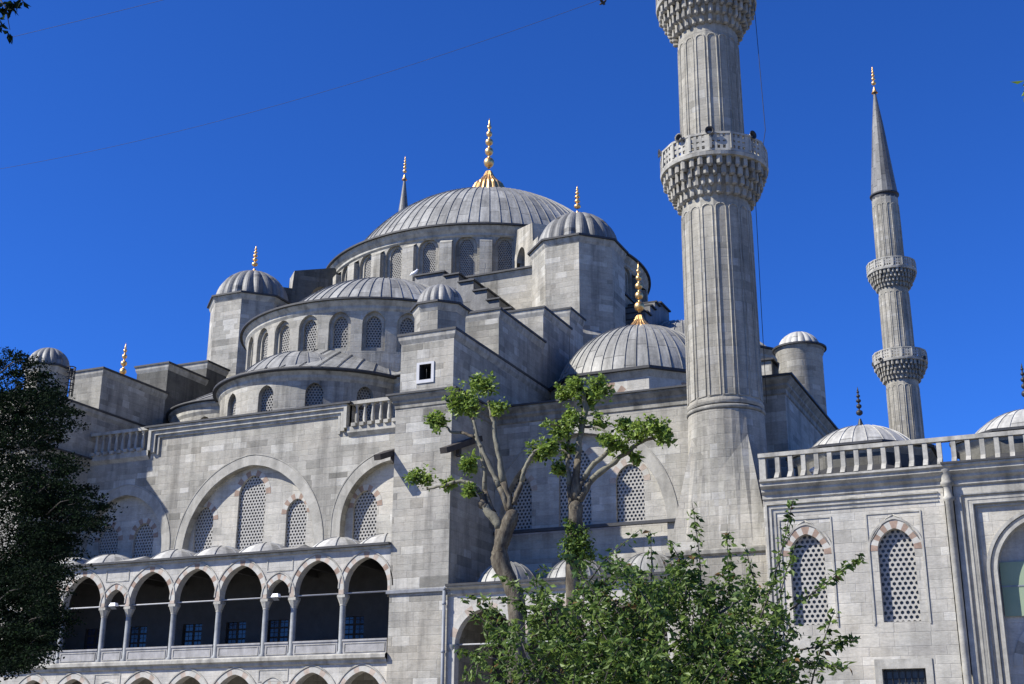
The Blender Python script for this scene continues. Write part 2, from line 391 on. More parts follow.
def band(mb, mapf, h, w, out, mats, nv=15, back=.0, legs=0.0, wtop=None):
    """voussoir ring of width w round the arch of hole h, proud by out; mats alternate"""
    pts = []
    n = nv*3
    tot = [(h.uc-h.a*cos(pi*i/n)) for i in range(n+1)]
    for u in tot:
        x = u-h.uc; z = h.top(u); R = h.k*h.a; c = -(R-h.a) if x > 0 else (R-h.a)
        if abs(x) < 1e-6: nx, nz = 0, 1.0
        else: nx, nz = (x-c), z-h.zs; L = math.hypot(nx, nz); nx, nz = nx/L, nz/L
        pts.append((u, z, u+nx*w, z+nz*w*(1 if abs(x) > 1e-6 else 1.06)))
    if legs: 
        p0, p1 = pts[0], pts[-1]
        pts = [(p0[0], p0[1]-legs, p0[2], p0[3]-legs)]+pts+[(p1[0], p1[1]-legs, p1[2], p1[3]-legs)]
    for i in range(len(pts)-1):
        a, b = pts[i], pts[i+1]; j = (i-(1 if legs else 0))//3
        mt = mats[j % len(mats)] if 0 <= i-(1 if legs else 0) < n else mats[0]
        A, B, C, D = mapf(a[0], a[1], -out), mapf(b[0], b[1], -out), mapf(b[2], b[3], -out), mapf(a[2], a[3], -out)
        mb.face([A, B, C, D], mt, [(a[0], a[1]), (b[0], b[1]), (b[2], b[3]), (a[2], a[3])])
        mb.face([D, C, mapf(b[2], b[3], back), mapf(a[2], a[3], back)], mt)
        mb.face([B, A, mapf(a[0], a[1], back), mapf(b[0], b[1], back)], mt)
    for e, fl in ((pts[0], 0), (pts[-1], 1)):
        q = [mapf(e[0], e[1], -out), mapf(e[2], e[3], -out), mapf(e[2], e[3], back), mapf(e[0], e[1], back)]
        mb.face(q if fl else q[::-1], mats[0])
def fr(Y): return lambda u, z, d: (u, Y+d, z)                   # wall facing -Y
def fx(X): return lambda u, z, d: (X-d, u, z)                   # wall facing +X
def cy(cx, cy_, R): return lambda u, z, d: (cx+(R-d)*sin(u/R), cy_-(R-d)*cos(u/R), z)

GR = {}
def grille_mesh(w, h, cell, mat='grille', hole=.62, t=.06):
    key = (round(w, 2), round(h, 2), cell, mat)
    if key in GR: return GR[key]
    mb = MB(); r = cell/sqrt(3); ny = int(h/(1.5*r))+2; nx = int(w/cell)+2
    for j in range(ny):
        for i in range(-nx//2-1, nx//2+2):
            cx = (i+(.5 if j % 2 else 0))*cell; cz = j*1.5*r
            if abs(cx) > w/2+cell*.3 or cz > h+r: continue
            O = [(cx+r*cos(pi/6+k*pi/3), cz+r*sin(pi/6+k*pi/3)) for k in range(6)]
            I = [(cx+r*hole*cos(pi/6+k*pi/3), cz+r*hole*sin(pi/6+k*pi/3)) for k in range(6)]
            for k in range(6):
                l = (k+1) % 6
                mb.face([(O[k][0], 0, O[k][1]), (O[l][0], 0, O[l][1]), (I[l][0], 0, I[l][1]), (I[k][0], 0, I[k][1])], mat)
                mb.face([(I[k][0], 0, I[k][1]), (I[l][0], 0, I[l][1]), (I[l][0], t, I[l][1]), (I[k][0], t, I[k][1])], mat)
    mb.face([(-w/2-.1, t, -.1), (w/2+.1, t, -.1), (w/2+.1, t, h+.1), (-w/2-.1, t, h+.1)], 'glass')
    me = mb.build('window', link=False, weld=False); GR[key] = me; return me
def window(parent, mapf, h, depth, cell=.17, mat='grille', name='window', label=None):
    w = 2*h.a; hh = h.apex()-h.z0
    me = grille_mesh(w, hh, cell, mat)
    p = Vector(mapf(h.uc, h.z0, depth)); q = Vector(mapf(h.uc+.01, h.z0, depth)); dx = q-p
    o = bpy.data.objects.new(name, me); COL.objects.link(o); o.parent = parent
    o.location = p-OFF[parent.name]; o.rotation_euler = (0, 0, atan2(dx.y, dx.x))
    if label: o['label'] = label
    return o

# ------------------------------------------------------------------ domes and finials
def capprof(R, rise, z0, n=14, rmin=0.0):
    Rs = (R*R+rise*rise)/(2*rise); zc = z0+rise-Rs; a1 = math.asin(min(1, R/Rs)); a1 = a1 if rise <= R else pi-a1
    return [(max(Rs*sin(a1*(1-k/n)), 0), zc+Rs*cos(a1*(1-k/n))) for k in range(n+1)]
def dome(parent, cx, cyy, R, rise, z0, nr, mat='lead', keep=None, rib=.045, name='dome', flute=0, T=None, lip=.25, ribmat=None, build=True):
    mb = MB(T); prof = capprof(R, rise, z0)
    if flute:
        n = nr*6; rm = lambda t: 1+flute*(abs(sin(t*nr/2))-.6)
        mb.lathe(cx, cyy, prof, n, mat, smooth=False, keep=keep, ngore=nr, rmod=rm)
    else:
        mb.lathe(cx, cyy, prof, nr*2, mat, keep=keep, ngore=nr)
        for i in range(nr):
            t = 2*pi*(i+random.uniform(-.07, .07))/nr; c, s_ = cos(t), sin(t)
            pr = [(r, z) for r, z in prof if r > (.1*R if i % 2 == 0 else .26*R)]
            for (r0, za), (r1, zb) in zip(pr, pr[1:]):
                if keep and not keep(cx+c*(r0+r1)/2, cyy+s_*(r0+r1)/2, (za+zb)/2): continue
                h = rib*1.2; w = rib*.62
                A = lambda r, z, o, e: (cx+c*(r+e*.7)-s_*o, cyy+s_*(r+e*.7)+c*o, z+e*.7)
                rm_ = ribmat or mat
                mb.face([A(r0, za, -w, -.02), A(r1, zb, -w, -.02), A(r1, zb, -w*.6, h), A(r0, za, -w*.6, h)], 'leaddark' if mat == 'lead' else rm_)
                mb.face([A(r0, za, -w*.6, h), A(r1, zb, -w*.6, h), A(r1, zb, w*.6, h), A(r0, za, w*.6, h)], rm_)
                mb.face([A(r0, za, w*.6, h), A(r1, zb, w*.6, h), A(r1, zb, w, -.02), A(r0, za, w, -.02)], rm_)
    if lip:
        mb.lathe(cx, cyy, [(R-.3, z0-.12), (R+lip, z0-.10), (R+lip, z0-.0), (R-.02, z0+.06)], max(48, nr*2), 'edge', keep=keep, smooth=False)
    return mb.build(name, parent)
def finial(parent, cx, cyy, z0, h, r, mat='gold', skirt=True, name='finial', top='point'):
    mb = MB(); P = [(r*1.0, z0-.05)]
    if skirt: P += [(r*.93, z0+h*.03), (r*.6, z0+h*.09), (r*.36, z0+h*.15), (r*.2, z0+h*.22), (r*.12, z0+h*.27)]
    else: P = [(r*.5, z0-.05), (r*.3, z0+h*.06), (r*.12, z0+h*.2)]
    z = z0+h*.28
    for k, (rr, hh) in enumerate(((.37, .14), (.30, .115), (.28, .095), (.22, .08), (.16, .06))):
        for t in range(9):
            a = pi*t/8; P.append((max(.07*r, rr*r*sin(a)), z+hh*h*(.5-.5*cos(a))))
        z += hh*h; P.append((.09*r, z+.012*h)); z += .03*h
    P += [(.08*r, z), (.05*r, z+.03*h), (0.0, z0+h)]
    rm = (lambda t: 1+.12*abs(sin(t*10))) if skirt else None
    mb.lathe(cx, cyy, [p for p in P if p[1] < z0+h*.27], 60 if skirt else 12, mat, rmod=rm, smooth=False)
    mb.lathe(cx, cyy, [p for p in P if p[1] >= z0+h*.265], 14, mat)
    return mb.build(name, parent)

# ================================================================== GROUND
G0 = -1.7
gm = MB(); gm.face([(-900, -500, G0), (900, -500, G0), (900, 1300, G0), (-900, 1300, G0)], 'ground')
go = gm.build('ground'); go['kind'] = 'structure'

# ================================================================== THE MOSQUE (prayer hall)
mos = thing('mosque', 'domed grey stone mosque hall with cascading lead domes and gilded finials', 'mosque', (0, 0, G0))
WT = 16.25
# ---- main walls
YW = -28.0
front = MB(); F = fr(YW)
HC = Hole(.13, 4.15, 9.0, 10.35, 1.0); HC.k = 1.02
def big(uc, a, apex, zs0=None):
    k = 1.09; zs = apex-a*sqrt(2*k-1); return Hole(uc, a, 9.0, zs, k)
bigs = [big(-22, 4.0, 14.4), big(-8.3, 2.8, 13.9), big(-.05, 4.08, 14.85), big(8.3, 2.78, 14.35), big(18.3, 4.15, 14.75)]
strip(front, F, -28, 28, 9.0, WT, bigs, 'wall', .45)
strip(front, F, -28, 28, G0, 9.0, [], 'wall')
# recessed lunette walls with their windows
groups = [(bigs[0], [(-24.4, .6, 12.0), (-22, .8, 13.0), (-19.6, .6, 12.0)]),
          (bigs[1], [(-9.55, .68, 12.35), (-7.15, .68, 12.35)]),
          (bigs[2], [(-3.2, .6, 12.95), (-.22, .85, 14.4), (2.6, .62, 12.95)]),
          (bigs[3], [(6.65, .68, 13.05), (9.3, .68, 13.05)]),
          (bigs[4], [(15.05, .66, 13.1), (17.9, .8, 14.2), (20.6, .68, 13.15)])]
wins = []
FR = fr(YW+.45)
for bi, (b, ws) in enumerate(groups):
    hs = []
    for uc, a, ap in ws:
        k = 1.25; hs.append(Hole(uc, a, 9.2 if bi != 4 else 10.45, ap-a*sqrt(2*k-1), k))
    strip(front, FR, b.uc-b.a-.05, b.uc+b.a+.05, 9.0, b.apex()+.1, hs, 'court', .14)
    for h in hs: wins.append((FR, h, .14))
    for h in hs: band(front, FR, h, .3, .012, ['redstone' if bi != 4 else 'pinkstone', 'palestone'], 11)
for b in bigs:
    band(front, F, b, .5, .015, ['bandstone', 'bandstone2'], 13, legs=b.zs-9.2)
    band(front, F, Hole(b.uc, b.a+.5, b.z0, b.zs, b.k), .06, .035, ['bandstone2'], 13, legs=b.zs-9.2)
mw = front.build('main_wall', mos)
for f_, h, d in wins: window(mw, f_, h, d, .185)
# remaining walls of the square, same part kind
side = MB(); FX = fx(28.0)
strip(side, FX, -28, 28, G0, WT, [Hole(-20, 1.0, 12.0, 13.0, 1.2), Hole(20, 1.0, 12.0, 13.0, 1.2)], 'wall', .4)
side.face([(27.6, -21.2, 11.8), (27.6, -18.8, 11.8), (27.6, -18.8, 14.3), (27.6, -21.2, 14.3)], 'glass')
side.face([(28, 28, G0), (-28, 28, G0), (-28, 28, WT), (28, 28, WT)], 'wall')
side.face([(-28, 28, G0), (-28, -28, G0), (-28, -28, WT), (-28, 28, WT)], 'wall')
side.build('side_wall', mos)
# raised centre of the facade with stepped moulding
cp = MB()
cp.box(-6.85, 5.78, YW, YW+.9, WT, 17.45, 'wall', 'leadplain')
def bar(mb, x0, x1, z0, z1, y0, y1, mat='trim'): mb.box(x0, x1, y0, y1, z0, z1, mat)
for k, (w, o) in enumerate(((.18, .30), (.22, .18), (.14, .08))):
    zz = 17.45-sum([.18, .22, .14][:k]); x0, x1 = -6.85+sum([.18, .3, .2][:k]), 5.78-sum([.18, .3, .2][:k])
    bar(cp, x0, x1, zz-w, zz, YW-.02-o, YW+.2)
    for sx, xx in ((1, x0), (-1, x1)):
        bar(cp, min(xx, xx+sx*w), max(xx, xx+sx*w), 16.2-.12*k, zz-w, YW-.021-o, YW+.19)
cp.box(-7.1, 6.0, YW-.42, YW+1.0, 17.45, 17.55, 'edge')
cp.build('raised_parapet', mos)
# cornice of the lower walls
co_ = MB()
def cornice(mb, pts, z, closed=False, s=1.0, edge=True, mat='trimdark'):
    mb.molding(pts, [(0, z-.75*s), (.06*s, z-.70*s), (.06*s, z-.5*s), (.18*s, z-.38*s), (.18*s, z-.28*s), (.36*s, z-.08*s), (.36*s, z)], mat, closed)
    if edge: mb.molding(pts, [(.34*s, z-.0), (.46*s, z+.003), (.46*s, z+.09), (-.3, z+.14)], 'edge', closed)
cornice(co_, [(14.05, YW), (28, YW), (28, 28), (-28, 28), (-28, YW), (-14.05, YW)], WT)
co_.molding([(-11.1, YW), (-6.86, YW)], [(0, WT-.5), (.2, WT-.3), (.2, WT), (0, WT+.02)], 'trim', False)
co_.molding([(5.79, YW), (11.1, YW)], [(0, WT-.5), (.2, WT-.3), (.2, WT), (0, WT+.02)], 'trim', False)
for xa, xb in ((14.05, 23.0),): co_.box(xa, xb, YW-.22, YW, 10.22, 10.36, 'edge')
co_.build('cornice', mos)
rf = MB(); rf.face([(-28, -27.1, WT+.05), (28, -27.1, WT+.05), (28, 28, WT+.05), (-28, 28, WT+.05)], 'leaddark')
rf.face([(-28, -28, WT+.046), (28, -28, WT+.046), (28, -27.1, WT+.046), (-28, -27.1, WT+.046)], 'trim')
rf.build('hall_roof', mos)
def baluster_mesh(mb, x, y, z0, z1, r=.105, mat='trim'):
    h = z1-z0
    mb.lathe(x, y, [(r*1.25, z0), (r*1.25, z0+.08), (r*.7, z0+.12), (r*1.15, z0+h*.3), (r*1.1, z0+h*.45), (r*.65, z0+h*.8), (r*.75, z0+h*.9), (r*1.25, z0+h*.93), (r*1.25, z1)], 8, mat)
for xa, xb in ((5.95, 10.9), (-11.0, -7.0)):
    b = MB(); b.box(xa-.1, xb+.1, YW-.15, YW+.2, 17.42, 17.6, 'trim'); b.build('handrail', mos)
    n = int((xb-xa)/.47)
    for i in range(n):
        b = MB(); x = xa+.25+i*.47; baluster_mesh(b, x, YW+.02, WT, 17.42, .095)
        b.box(x-.13, x+.13, YW-.32, YW-.02, WT-.02, WT+.16, 'trim'); b.build('baluster', mos)
# ---- buttresses: lower pier, box, stepped blocks, domed turret (both sides)
def capslab(mb, x0, x1, y0, y1, z, o=.16):
    mb.box(x0-o, x1+o, y0-o, y1+o, z, z+.11, 'edge', 'leadplain')
for sg in (1, -1):
    T = None
    def X(a, b): return (a, b) if sg > 0 else (-b, -a)
    mb = MB()
    x0, x1 = X(11.12, 14.0); mb.box(x0, x1, -32.6, YW, G0, 16.0, 'wall')
    cornice(mb, [(x0, YW), (x0, -32.6), (x1, -32.6), (x1, YW)], 16.05, False, .8)
    mb.molding([(x0, -32.0), (x0, -32.6), (x1, -32.6), (x1, -28.1)], [(0, 7.05), (.12, 7.1), (.12, 7.22), (0, 7.28)], 'leadplain', False)
    mb.build('buttress', mos)
    mb = MB(); x0, x1 = X(11.2, 13.95)
    q4 = rect(x0, x1, -32.45, -21.2)
    for a_, b_ in zip(q4[1:], q4[2:]+q4[:1]): mb.face([(*a_, 16.0), (*b_, 16.0), (*b_, 19.0), (*a_, 19.0)], 'wall')
    mb.face([(*p, 19.0) for p in q4], 'wall'); wc = 12.3*sg+(.22 if sg > 0 else 0)
    strip(mb, fr(-32.45), x0, x1, 16.0, 19.0, [Hole(wc, .31, 16.78, 17.52, 0)], 'wall', .9, inmat='cable'); mb.face([(x0+.1, -31.5, 16.3), (x1-.1, -31.5, 16.3), (x1-.1, -31.5, 18.3), (x0+.1, -31.5, 18.3)], 'cable'); mb.molding(rect(x0, x1, -32.45, -21.2), [(0, 18.6), (.1, 18.8), (.12, 19.0)], 'trim')  # black reveals and back sheet paint the shade inside the square opening
    capslab(mb, x0, x1, -32.45, -21.2, 19.0)
    if sg > 0:
        pass
    bb = mb.build('stair_block', mos)
    f = MB(); cx = 12.3*sg
    cx += .22 if sg > 0 else 0
    for q in ((cx-.45, cx-.31, 16.62, 17.62), (cx+.31, cx+.45, 16.62, 17.62), (cx-.31, cx+.31, 16.62, 16.78), (cx-.31, cx+.31, 17.52, 17.62)): f.box(q[0], q[1], -32.5, -32.44, q[2], q[3], 'whitemarble')
    f.tube([(cx, -32.35, 16.78), (cx, -32.35, 17.52)], .012, 'blackmetal', 4)
    w_ = f.build('window', bb); w_['label'] = 'small square opening in a white marble frame'
    for (ya, yb, zt, xa, xb) in ((-27.4, -21.8, 21.65, 11.45, 13.85), (-21.8, -18.0, 23.6, 11.45, 13.87), (-18.0, -15.9, 24.8, 11.5, 13.9)):
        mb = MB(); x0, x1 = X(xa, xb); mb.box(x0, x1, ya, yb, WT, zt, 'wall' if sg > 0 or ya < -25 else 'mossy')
        mb.molding(rect(x0, x1, ya, yb), [(0, zt-.4), (.08, zt-.2), (.1, zt)], 'trim'); capslab(mb, x0, x1, ya, yb, zt)
        mb.build('stepped_block', mos)
    # turret
    mb = MB(); cx = 12.3*sg; oc = octa(cx, -30.75, 1.13)
    mb.prism(oc, 19.1, 20.6, 'wall'); mb.molding(oc, [(0, 20.35), (.07, 20.5), (.12, 20.7)], 'trim')
    mb.molding(oc, [(.1, 20.7), (.22, 20.7), (.22, 20.8), (-.2, 20.84)], 'edge')
    tb = mb.build('turret', mos)
    dome(tb, cx, -30.75, 1.1, 1.2, 20.82, 16, 'leadflute', flute=.09, lip=0, name='turret_dome')
    # water spout
    mb = MB(); sx = 14.18 if sg > 0 else -11.3
    for s2 in ([1, -1] if sg > 0 else [1]): pass
    mb = MB()
    for xs in ((14.22, 10.9) if sg > 0 else (-10.9,)):
        m2 = MB(); A = Vector((xs, -30.2, 14.35)); B = Vector((xs, -33.75, 13.0))
        d = (B-A).normalized(); u = Vector((1, 0, 0)); n_ = u.cross(d)
        q = [A+u*.17+n_*.13, A-u*.17+n_*.13, A-u*.17-n_*.13, A+u*.17-n_*.13]; e = [p+(B-A) for p in q]
        for i in range(4): j = (i+1) % 4; m2.face([q[i], q[j], e[j], e[i]], 'wood')
        m2.face(q[::-1], 'wood'); m2.face(e, 'wood')
        m2.box(xs-.1, xs+.1, -32.4, -32.2, 13.05, 13.45, 'wood'); m2.build('water_spout', mos)
# ---- exedrae, semi-domes, central cube : front (-Y) and right (+X) faces
def steps(T):
    # stepped extrados of the great arch
    for sg in (-1, 1):
        mb = MB(T)
        for xa, xb, zt in ((2.0, 4.1, 29.75), (4.1, 5.15, 29.45), (5.15, 6.2, 28.85), (6.2, 7.15, 28.1), (7.15, 8.0, 27.35), (8.0, 8.8, 26.6), (8.8, 9.8, 25.8)):
            a_, b_ = (xa, xb) if sg > 0 else (-xb, -xa)
            mb.box(a_, b_, -14.9, -13.0, 24.8, zt, 'leaddark'); mb.box(a_-.02, b_+.1 if sg > 0 else b_+.02, -15.05, -12.95, zt, zt+.1, 'edge', 'leadplain')
        mb.build('arch_steps', mos)
def tier(T, name_extra, wins_on=True):
    def mp(f): return (lambda u, z, d: T(f(u, z, d))) if T else f
    # semi-dome drum
    R = 8.45; f = cy(0, -15.2, R); a = 100*pi/180*R; nW = 14; hs = []
    st = math.radians(13.4)*R
    for i in range(nW-1):
        u = (i-6)*st+.0; hs.append(Hole(u, .44, 22.45, 23.85, 1.2))
    mb = MB(T)
    fo = cy(0, -15.2, R+.0)
    # outer skin with wider blind arches, inner skin with windows
    ho = [Hole(h.uc, .66, 22.2, 23.85, 1.15) for h in hs]
    strip(mb, f, -a, a, WT, 25.0, ho, 'old', .2, du=.7)
    def f2(u, z, d): return f(u, z, d+.2)
    strip(mb, f2, -a, a, 22.0, 24.9, hs, 'old', .15, du=.7)
    mb.lathe(0, -15.2, [(R, 24.6), (R+.1, 24.75), (R+.1, 24.9), (R+.28, 25.1), (R+.3, 25.2)], 110, 'trim', smooth=False, keep=lambda x, y, z: y < -12)
    p = mb.build('semi_dome_drum', mos)
    for h in hs:
        if abs(h.uc) < math.radians(75)*R: window(p, mp(f), h, .35, .17, 'grilleold')
    dome(mos, 0, -15.2, 7.3, 4.0, 25.28, 64, 'lead', keep=lambda x, y, z: y < -12.9, T=T, name='semi_dome', lip=0)
    mb = MB(T); mb.lathe(0, -15.2, [(8.7, 25.18), (8.92, 25.19), (8.92, 25.3), (6.9, 25.42)], 100, 'edge', keep=lambda x, y, z: y < -12.9, smooth=False); mb.build('eave', mos)
    steps(T)
    if T: return
    # central exedra
    R = 6.1; f = cy(0, -21.2, R); hs = []; hb = []
    for i in range(-3, 4): u = i*math.radians(26)*R+.0; hs.append(Hole(u, .48, 17.3, 18.8, 1.25))
    mb = MB(T); a = math.radians(98)*R
    strip(mb, f, -a, a, WT, 19.9, hs, 'old', .3, du=.6)
    mb.lathe(0, -21.2, [(R, 19.5), (R+.1, 19.65), (R+.1, 19.8), (R+.26, 19.98), (R+.26, 20.05)], 90, 'trim', smooth=False, keep=lambda x, y, z: y < -18)
    p = mb.build('exedra_drum', mos)
    for h in hs:
        window(p, mp(f), h, .3, .17, 'grilleold')
    mb = MB(T)
    def dd(x, y): return max(6.45-math.hypot(x, y+21.2), 5.3-math.hypot(x-6.9, y+18.6), 5.3-math.hypot(x+6.9, y+18.6))
    def zf(x, y): return 20.14+min(max(dd(x, y), 0)*.58, 2.25)
    st_ = .25
    for ix in range(-50, 50):
        for iy in range(0, 56):
            x, y = ix*st_, -27.7+iy*st_
            if dd(x+st_/2, y+st_/2) < 0 or math.hypot(x, y+15.2) < 7.9: continue
            q = [(x, y), (x+st_, y), (x+st_, y+st_), (x, y+st_)]
            a_ = math.atan2(x, -15.2-y)*34; mb.face([(u, v, zf(u, v)) for u, v in q], 'lead', [(math.atan2(u, -15.2-v)*16, math.hypot(u, v+15.2)) for u, v in q], True)
    for i in range(-19, 20):
        an = math.radians(i*4.7); P = []
        for k in range(40):
            r_ = 8.4+k*.16; x, y = r_*sin(an), -15.2-r_*cos(an)
            if dd(x, y) > -.02: P.append((x, y, zf(x, y)+.04))
        if len(P) > 2: mb.tube(P, .028, 'leaddark', 4, cap=False)
    mb.lathe(0, -21.2, [(R+.2, 19.99), (R+.46, 20.0), (R+.46, 20.16), (R+.1, 20.22)], 72, 'edge', keep=lambda x, y, z: y < -17)
    mb.build('exedra_roof', mos)
    dome(mos, -.1, -23.7, 3.69, 1.85, 20.3, 28, 'lead', keep=lambda x, y, z: y < -22, T=T, name='exedra_dome', lip=0, rib=.035)
    # angled exedrae
    for sg in (-1, 1):
        R = 5.0; cx, cyy = 6.9*sg, -18.6; f = cy(cx, cyy, R); hs = []
        for i in range(-3, 4): u = (math.radians(24)*i+math.radians(48)*sg)*R; hs.append(Hole(u, .5, 17.4, 18.7, 1.2))
        mb = MB(T); a0 = (math.radians(48)*sg-math.radians(85))*R; a1 = (math.radians(48)*sg+math.radians(85))*R
        strip(mb, f, a0, a1, WT, 19.9, hs, 'old', .3, du=.6)
        mb.lathe(cx, cyy, [(R, 19.4), (R+.1, 19.6), (R+.1, 19.8), (R+.26, 19.98), (R+.26, 20.1)], 72, 'trim', smooth=False)
        mb.lathe(cx, cyy, [(R+.2, 20.08), (R+.42, 20.1), (R+.42, 20.22), (R+.1, 20.28)], 72, 'edge')
        p = mb.build('exedra_drum', mos)
        if not T:
            for h in hs: window(p, mp(f), h, .3, .18)
tier(None, '')
tier(rot90, ' side')
cube = MB(); cube.box(-13, 13, -13, 13, WT, 29.85, 'old')
cube.molding(rect(-13, 13, -13, 13), [(0, 29.5), (.12, 29.7), (.15, 29.85)], 'trim')
cube.box(-13.3, 13.3, -13.3, 13.3, 29.85, 29.97, 'edge', 'leaddark'); cube.build('central_block', mos)
# ---- main drum
R = 11.8; nW = 28; f = cy(0, 0, R); st = 2*pi*R/nW; hs = []
mb = MB()
for i in range(nW): hs.append(Hole((i-nW//2+.45)*st, .48, 30.7, 33.05, 1.25))
ho = [Hole(h.uc, .74, 30.35, 33.0, 1.12) for h in hs]
strip(mb, f, (-nW//2-.05)*st, (nW//2-.05)*st, 29.9, 34.0, ho, 'old', .2, du=.8)
def f2(u, z, d): return f(u, z, d+.2)
strip(mb, f2, (-nW//2-.05)*st, (nW//2-.05)*st, 30.0, 34.0, hs, 'old', .1, du=.8)
for i in range(nW):
    u = (i-nW//2+.45+.5)*st; an = u/R
    def loc(o, t, z): r = R+o; return (r*sin(an)+t*cos(an), -r*cos(an)+t*sin(an), z)
    for z0, z1, o in ((29.9, 33.3, .36),):
        for t0, t1, oo0, oo1 in ((-.42, .42, o, o), (.42, .42, o, -.1), (-.42, -.42, -.1, o)):
            mb.face([loc(oo0, t0, z0), loc(oo1, t1, z0), loc(oo1, t1, z1), loc(oo0, t0, z1)], 'old')
        mb.face([loc(o, -.42, z1), loc(o, .42, z1), loc(-.1, .42, z1+.35), loc(-.1, -.42, z1+.35)], 'trim')
mb.lathe(0, 0, [(R, 33.7), (R+.12, 33.8), (R+.12, 33.95), (R+.3, 34.15), (R+.42, 34.4)], 140, 'trim', smooth=False)
mb.lathe(0, 0, [(R+.35, 34.39), (R+.6, 34.4), (R+.6, 34.52), (R-.8, 34.66)], 140, 'edge', smooth=False)
dr = mb.build('main_drum', mos)
for h in hs: window(dr, f, h, .3, .15, 'grilleold')
md = dome(mos, 0, 0, 11.05, 7.06, 34.62, 90, 'lead', name='main_dome', lip=0, rib=.045)
finial(md, 0, 0, 42.95, 6.1, 1.12)
mb = MB(); mb.lathe(0, 0, [(1.7, 41.5), (1.4, 42.2), (1.12, 42.93)], 72, 'gold', rmod=lambda t: 1+.12*abs(sin(t*10)), smooth=False); mb.build('finial_skirt', md)
# ---- weight towers with diagonal flying buttresses
for sx, sy in ((1, -1), (-1, -1), (1, 1), (-1, 1)):
    cx, cyy = 12.35*sx, 12.6*sy; oc = octa(cx, cyy, 2.66); mb = MB()
    mb.prism(octa(cx, cyy, 2.95), WT, 24.2, 'wall'); mb.prism(oc, 24.2, 30.5, 'wall')
    mb.molding(octa(cx, cyy, 2.66), [(.28, 24.2), (.05, 24.5), (0, 24.6)], 'trim')
    mb.molding(oc, [(0, 30.1), (.08, 30.25), (.16, 30.5)], 'trim'); mb.molding(oc, [(.1, 30.5), (.28, 30.5), (.28, 30.62), (-.5, 30.68)], 'edge')
    t = mb.build('weight_tower', mos)
    d = dome(t, cx, cyy, 2.5, 2.5, 30.66, 20, 'leadflute', flute=.09, lip=0, name='tower_dome')
    finial(t, cx, cyy, 33.0, 2.25, .6, skirt=False)
    # flying buttress
    mb = MB(); e = Vector((sx, sy, 0)).normalized(); n_ = Vector((-e.y, e.x, 0)); sh = Vector((-.95, -.95, 0)) if (sx, sy) == (1, -1) else Vector((0, 0, 0))
    holeu = Hole(12.85, .75, 29.9, 31.7, 1.1)
    us = sorted(set([11.6, 14.9, 15.0, 15.9]+[round(u, 4) for u in holeu.cols()]))
    def ztop(u): return 34.1-(u-12)*.22 if u <= 14.95 else 32.1
    for sd in (-.85, .85):
        P = lambda u, z: tuple(sh+e*u+n_*sd+Vector((0, 0, z)))
        for a, b in zip(us, us[1:]):
            m_ = (a+b)/2; za, zb = (holeu.top(a), holeu.top(b)) if abs(m_-holeu.uc) < holeu.a else (29.9, 29.9)
            ta, tb = ztop(min(a, m_) if m_ < 14.95 else m_), ztop(m_ if m_ > 14.95 else b)
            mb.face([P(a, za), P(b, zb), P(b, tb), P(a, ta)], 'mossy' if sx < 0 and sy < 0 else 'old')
            if sd < 0 and abs(m_-holeu.uc) < holeu.a:
                Q = lambda u, z: tuple(sh+e*u-n_*sd+Vector((0, 0, z))); mb.face([P(a, za), P(b, zb), Q(b, zb), Q(a, za)], 'old')
    P = lambda u, z, s_: tuple(sh+e*u+n_*s_+Vector((0, 0, z)))
    for (u0, z0), (u1, z1), mt in (((15.9, 29.9), (15.9, 32.1), 'old'), ((15.9, 32.1), (14.9, 32.1), 'leadplain'), ((14.9, 32.1), (14.9, ztop(14.9)), 'old'), ((14.9, ztop(14.9)), (11.6, 34.19), 'leadplain')):
        mb.face([P(u0, z0, -.85), P(u0, z0, .85), P(u1, z1, .85), P(u1, z1, -.85)], mt)
    mb.build('flying_buttress', mos)
# ---- corner domes
for sx, sy in ((1, -1), (-1, -1), (1, 1)):
    cx, cyy = 18.2*sx, 18.3*sy; oc = octa(cx, cyy, 4.9); mb = MB()
    mb.prism(oc, WT, 18.95, 'marble'); mb.molding(oc, [(0, 18.6), (.08, 18.75), (.16, 18.95)], 'trim')
    mb.molding(oc, [(.1, 18.95), (.34, 18.96), (.34, 19.1), (-.3, 19.2)], 'edge')
    fo = []
    for k in range(8):
        an = k*pi/4; e = Vector((cos(an), sin(an), 0)); t_ = Vector((-e.y, e.x, 0)); b0 = Vector((cx, cyy, 0))+e*4.9
        fm = lambda u, z, d, b0=b0, e=e, t_=t_: tuple(b0+t_*u-e*d+Vector((0, 0, z)))
        h = Hole(0, .62, WT+.1, 17.35, 1.2); fo.append((fm, h))
        band(mb, fm, h, .42, .02, ['redstone', 'palestone'], 9)
    p = mb.build('corner_drum', mos)
    for fm, h in fo:
        me = MB(); us = h.cols(8)
        me.face([fm(u, h.top(u), -.012) for u in us[::-1]]+[fm(us[0], h.z0, -.012), fm(us[-1], h.z0, -.012)], 'glass'); me.build('window', p)
    dome(p, cx, cyy, 4.75, 3.75, 19.15, 48, 'lead', lip=.12, name='corner_dome', rib=.04)
    finial(p, cx, cyy, 22.8, 4.15, .78, skirt=True)
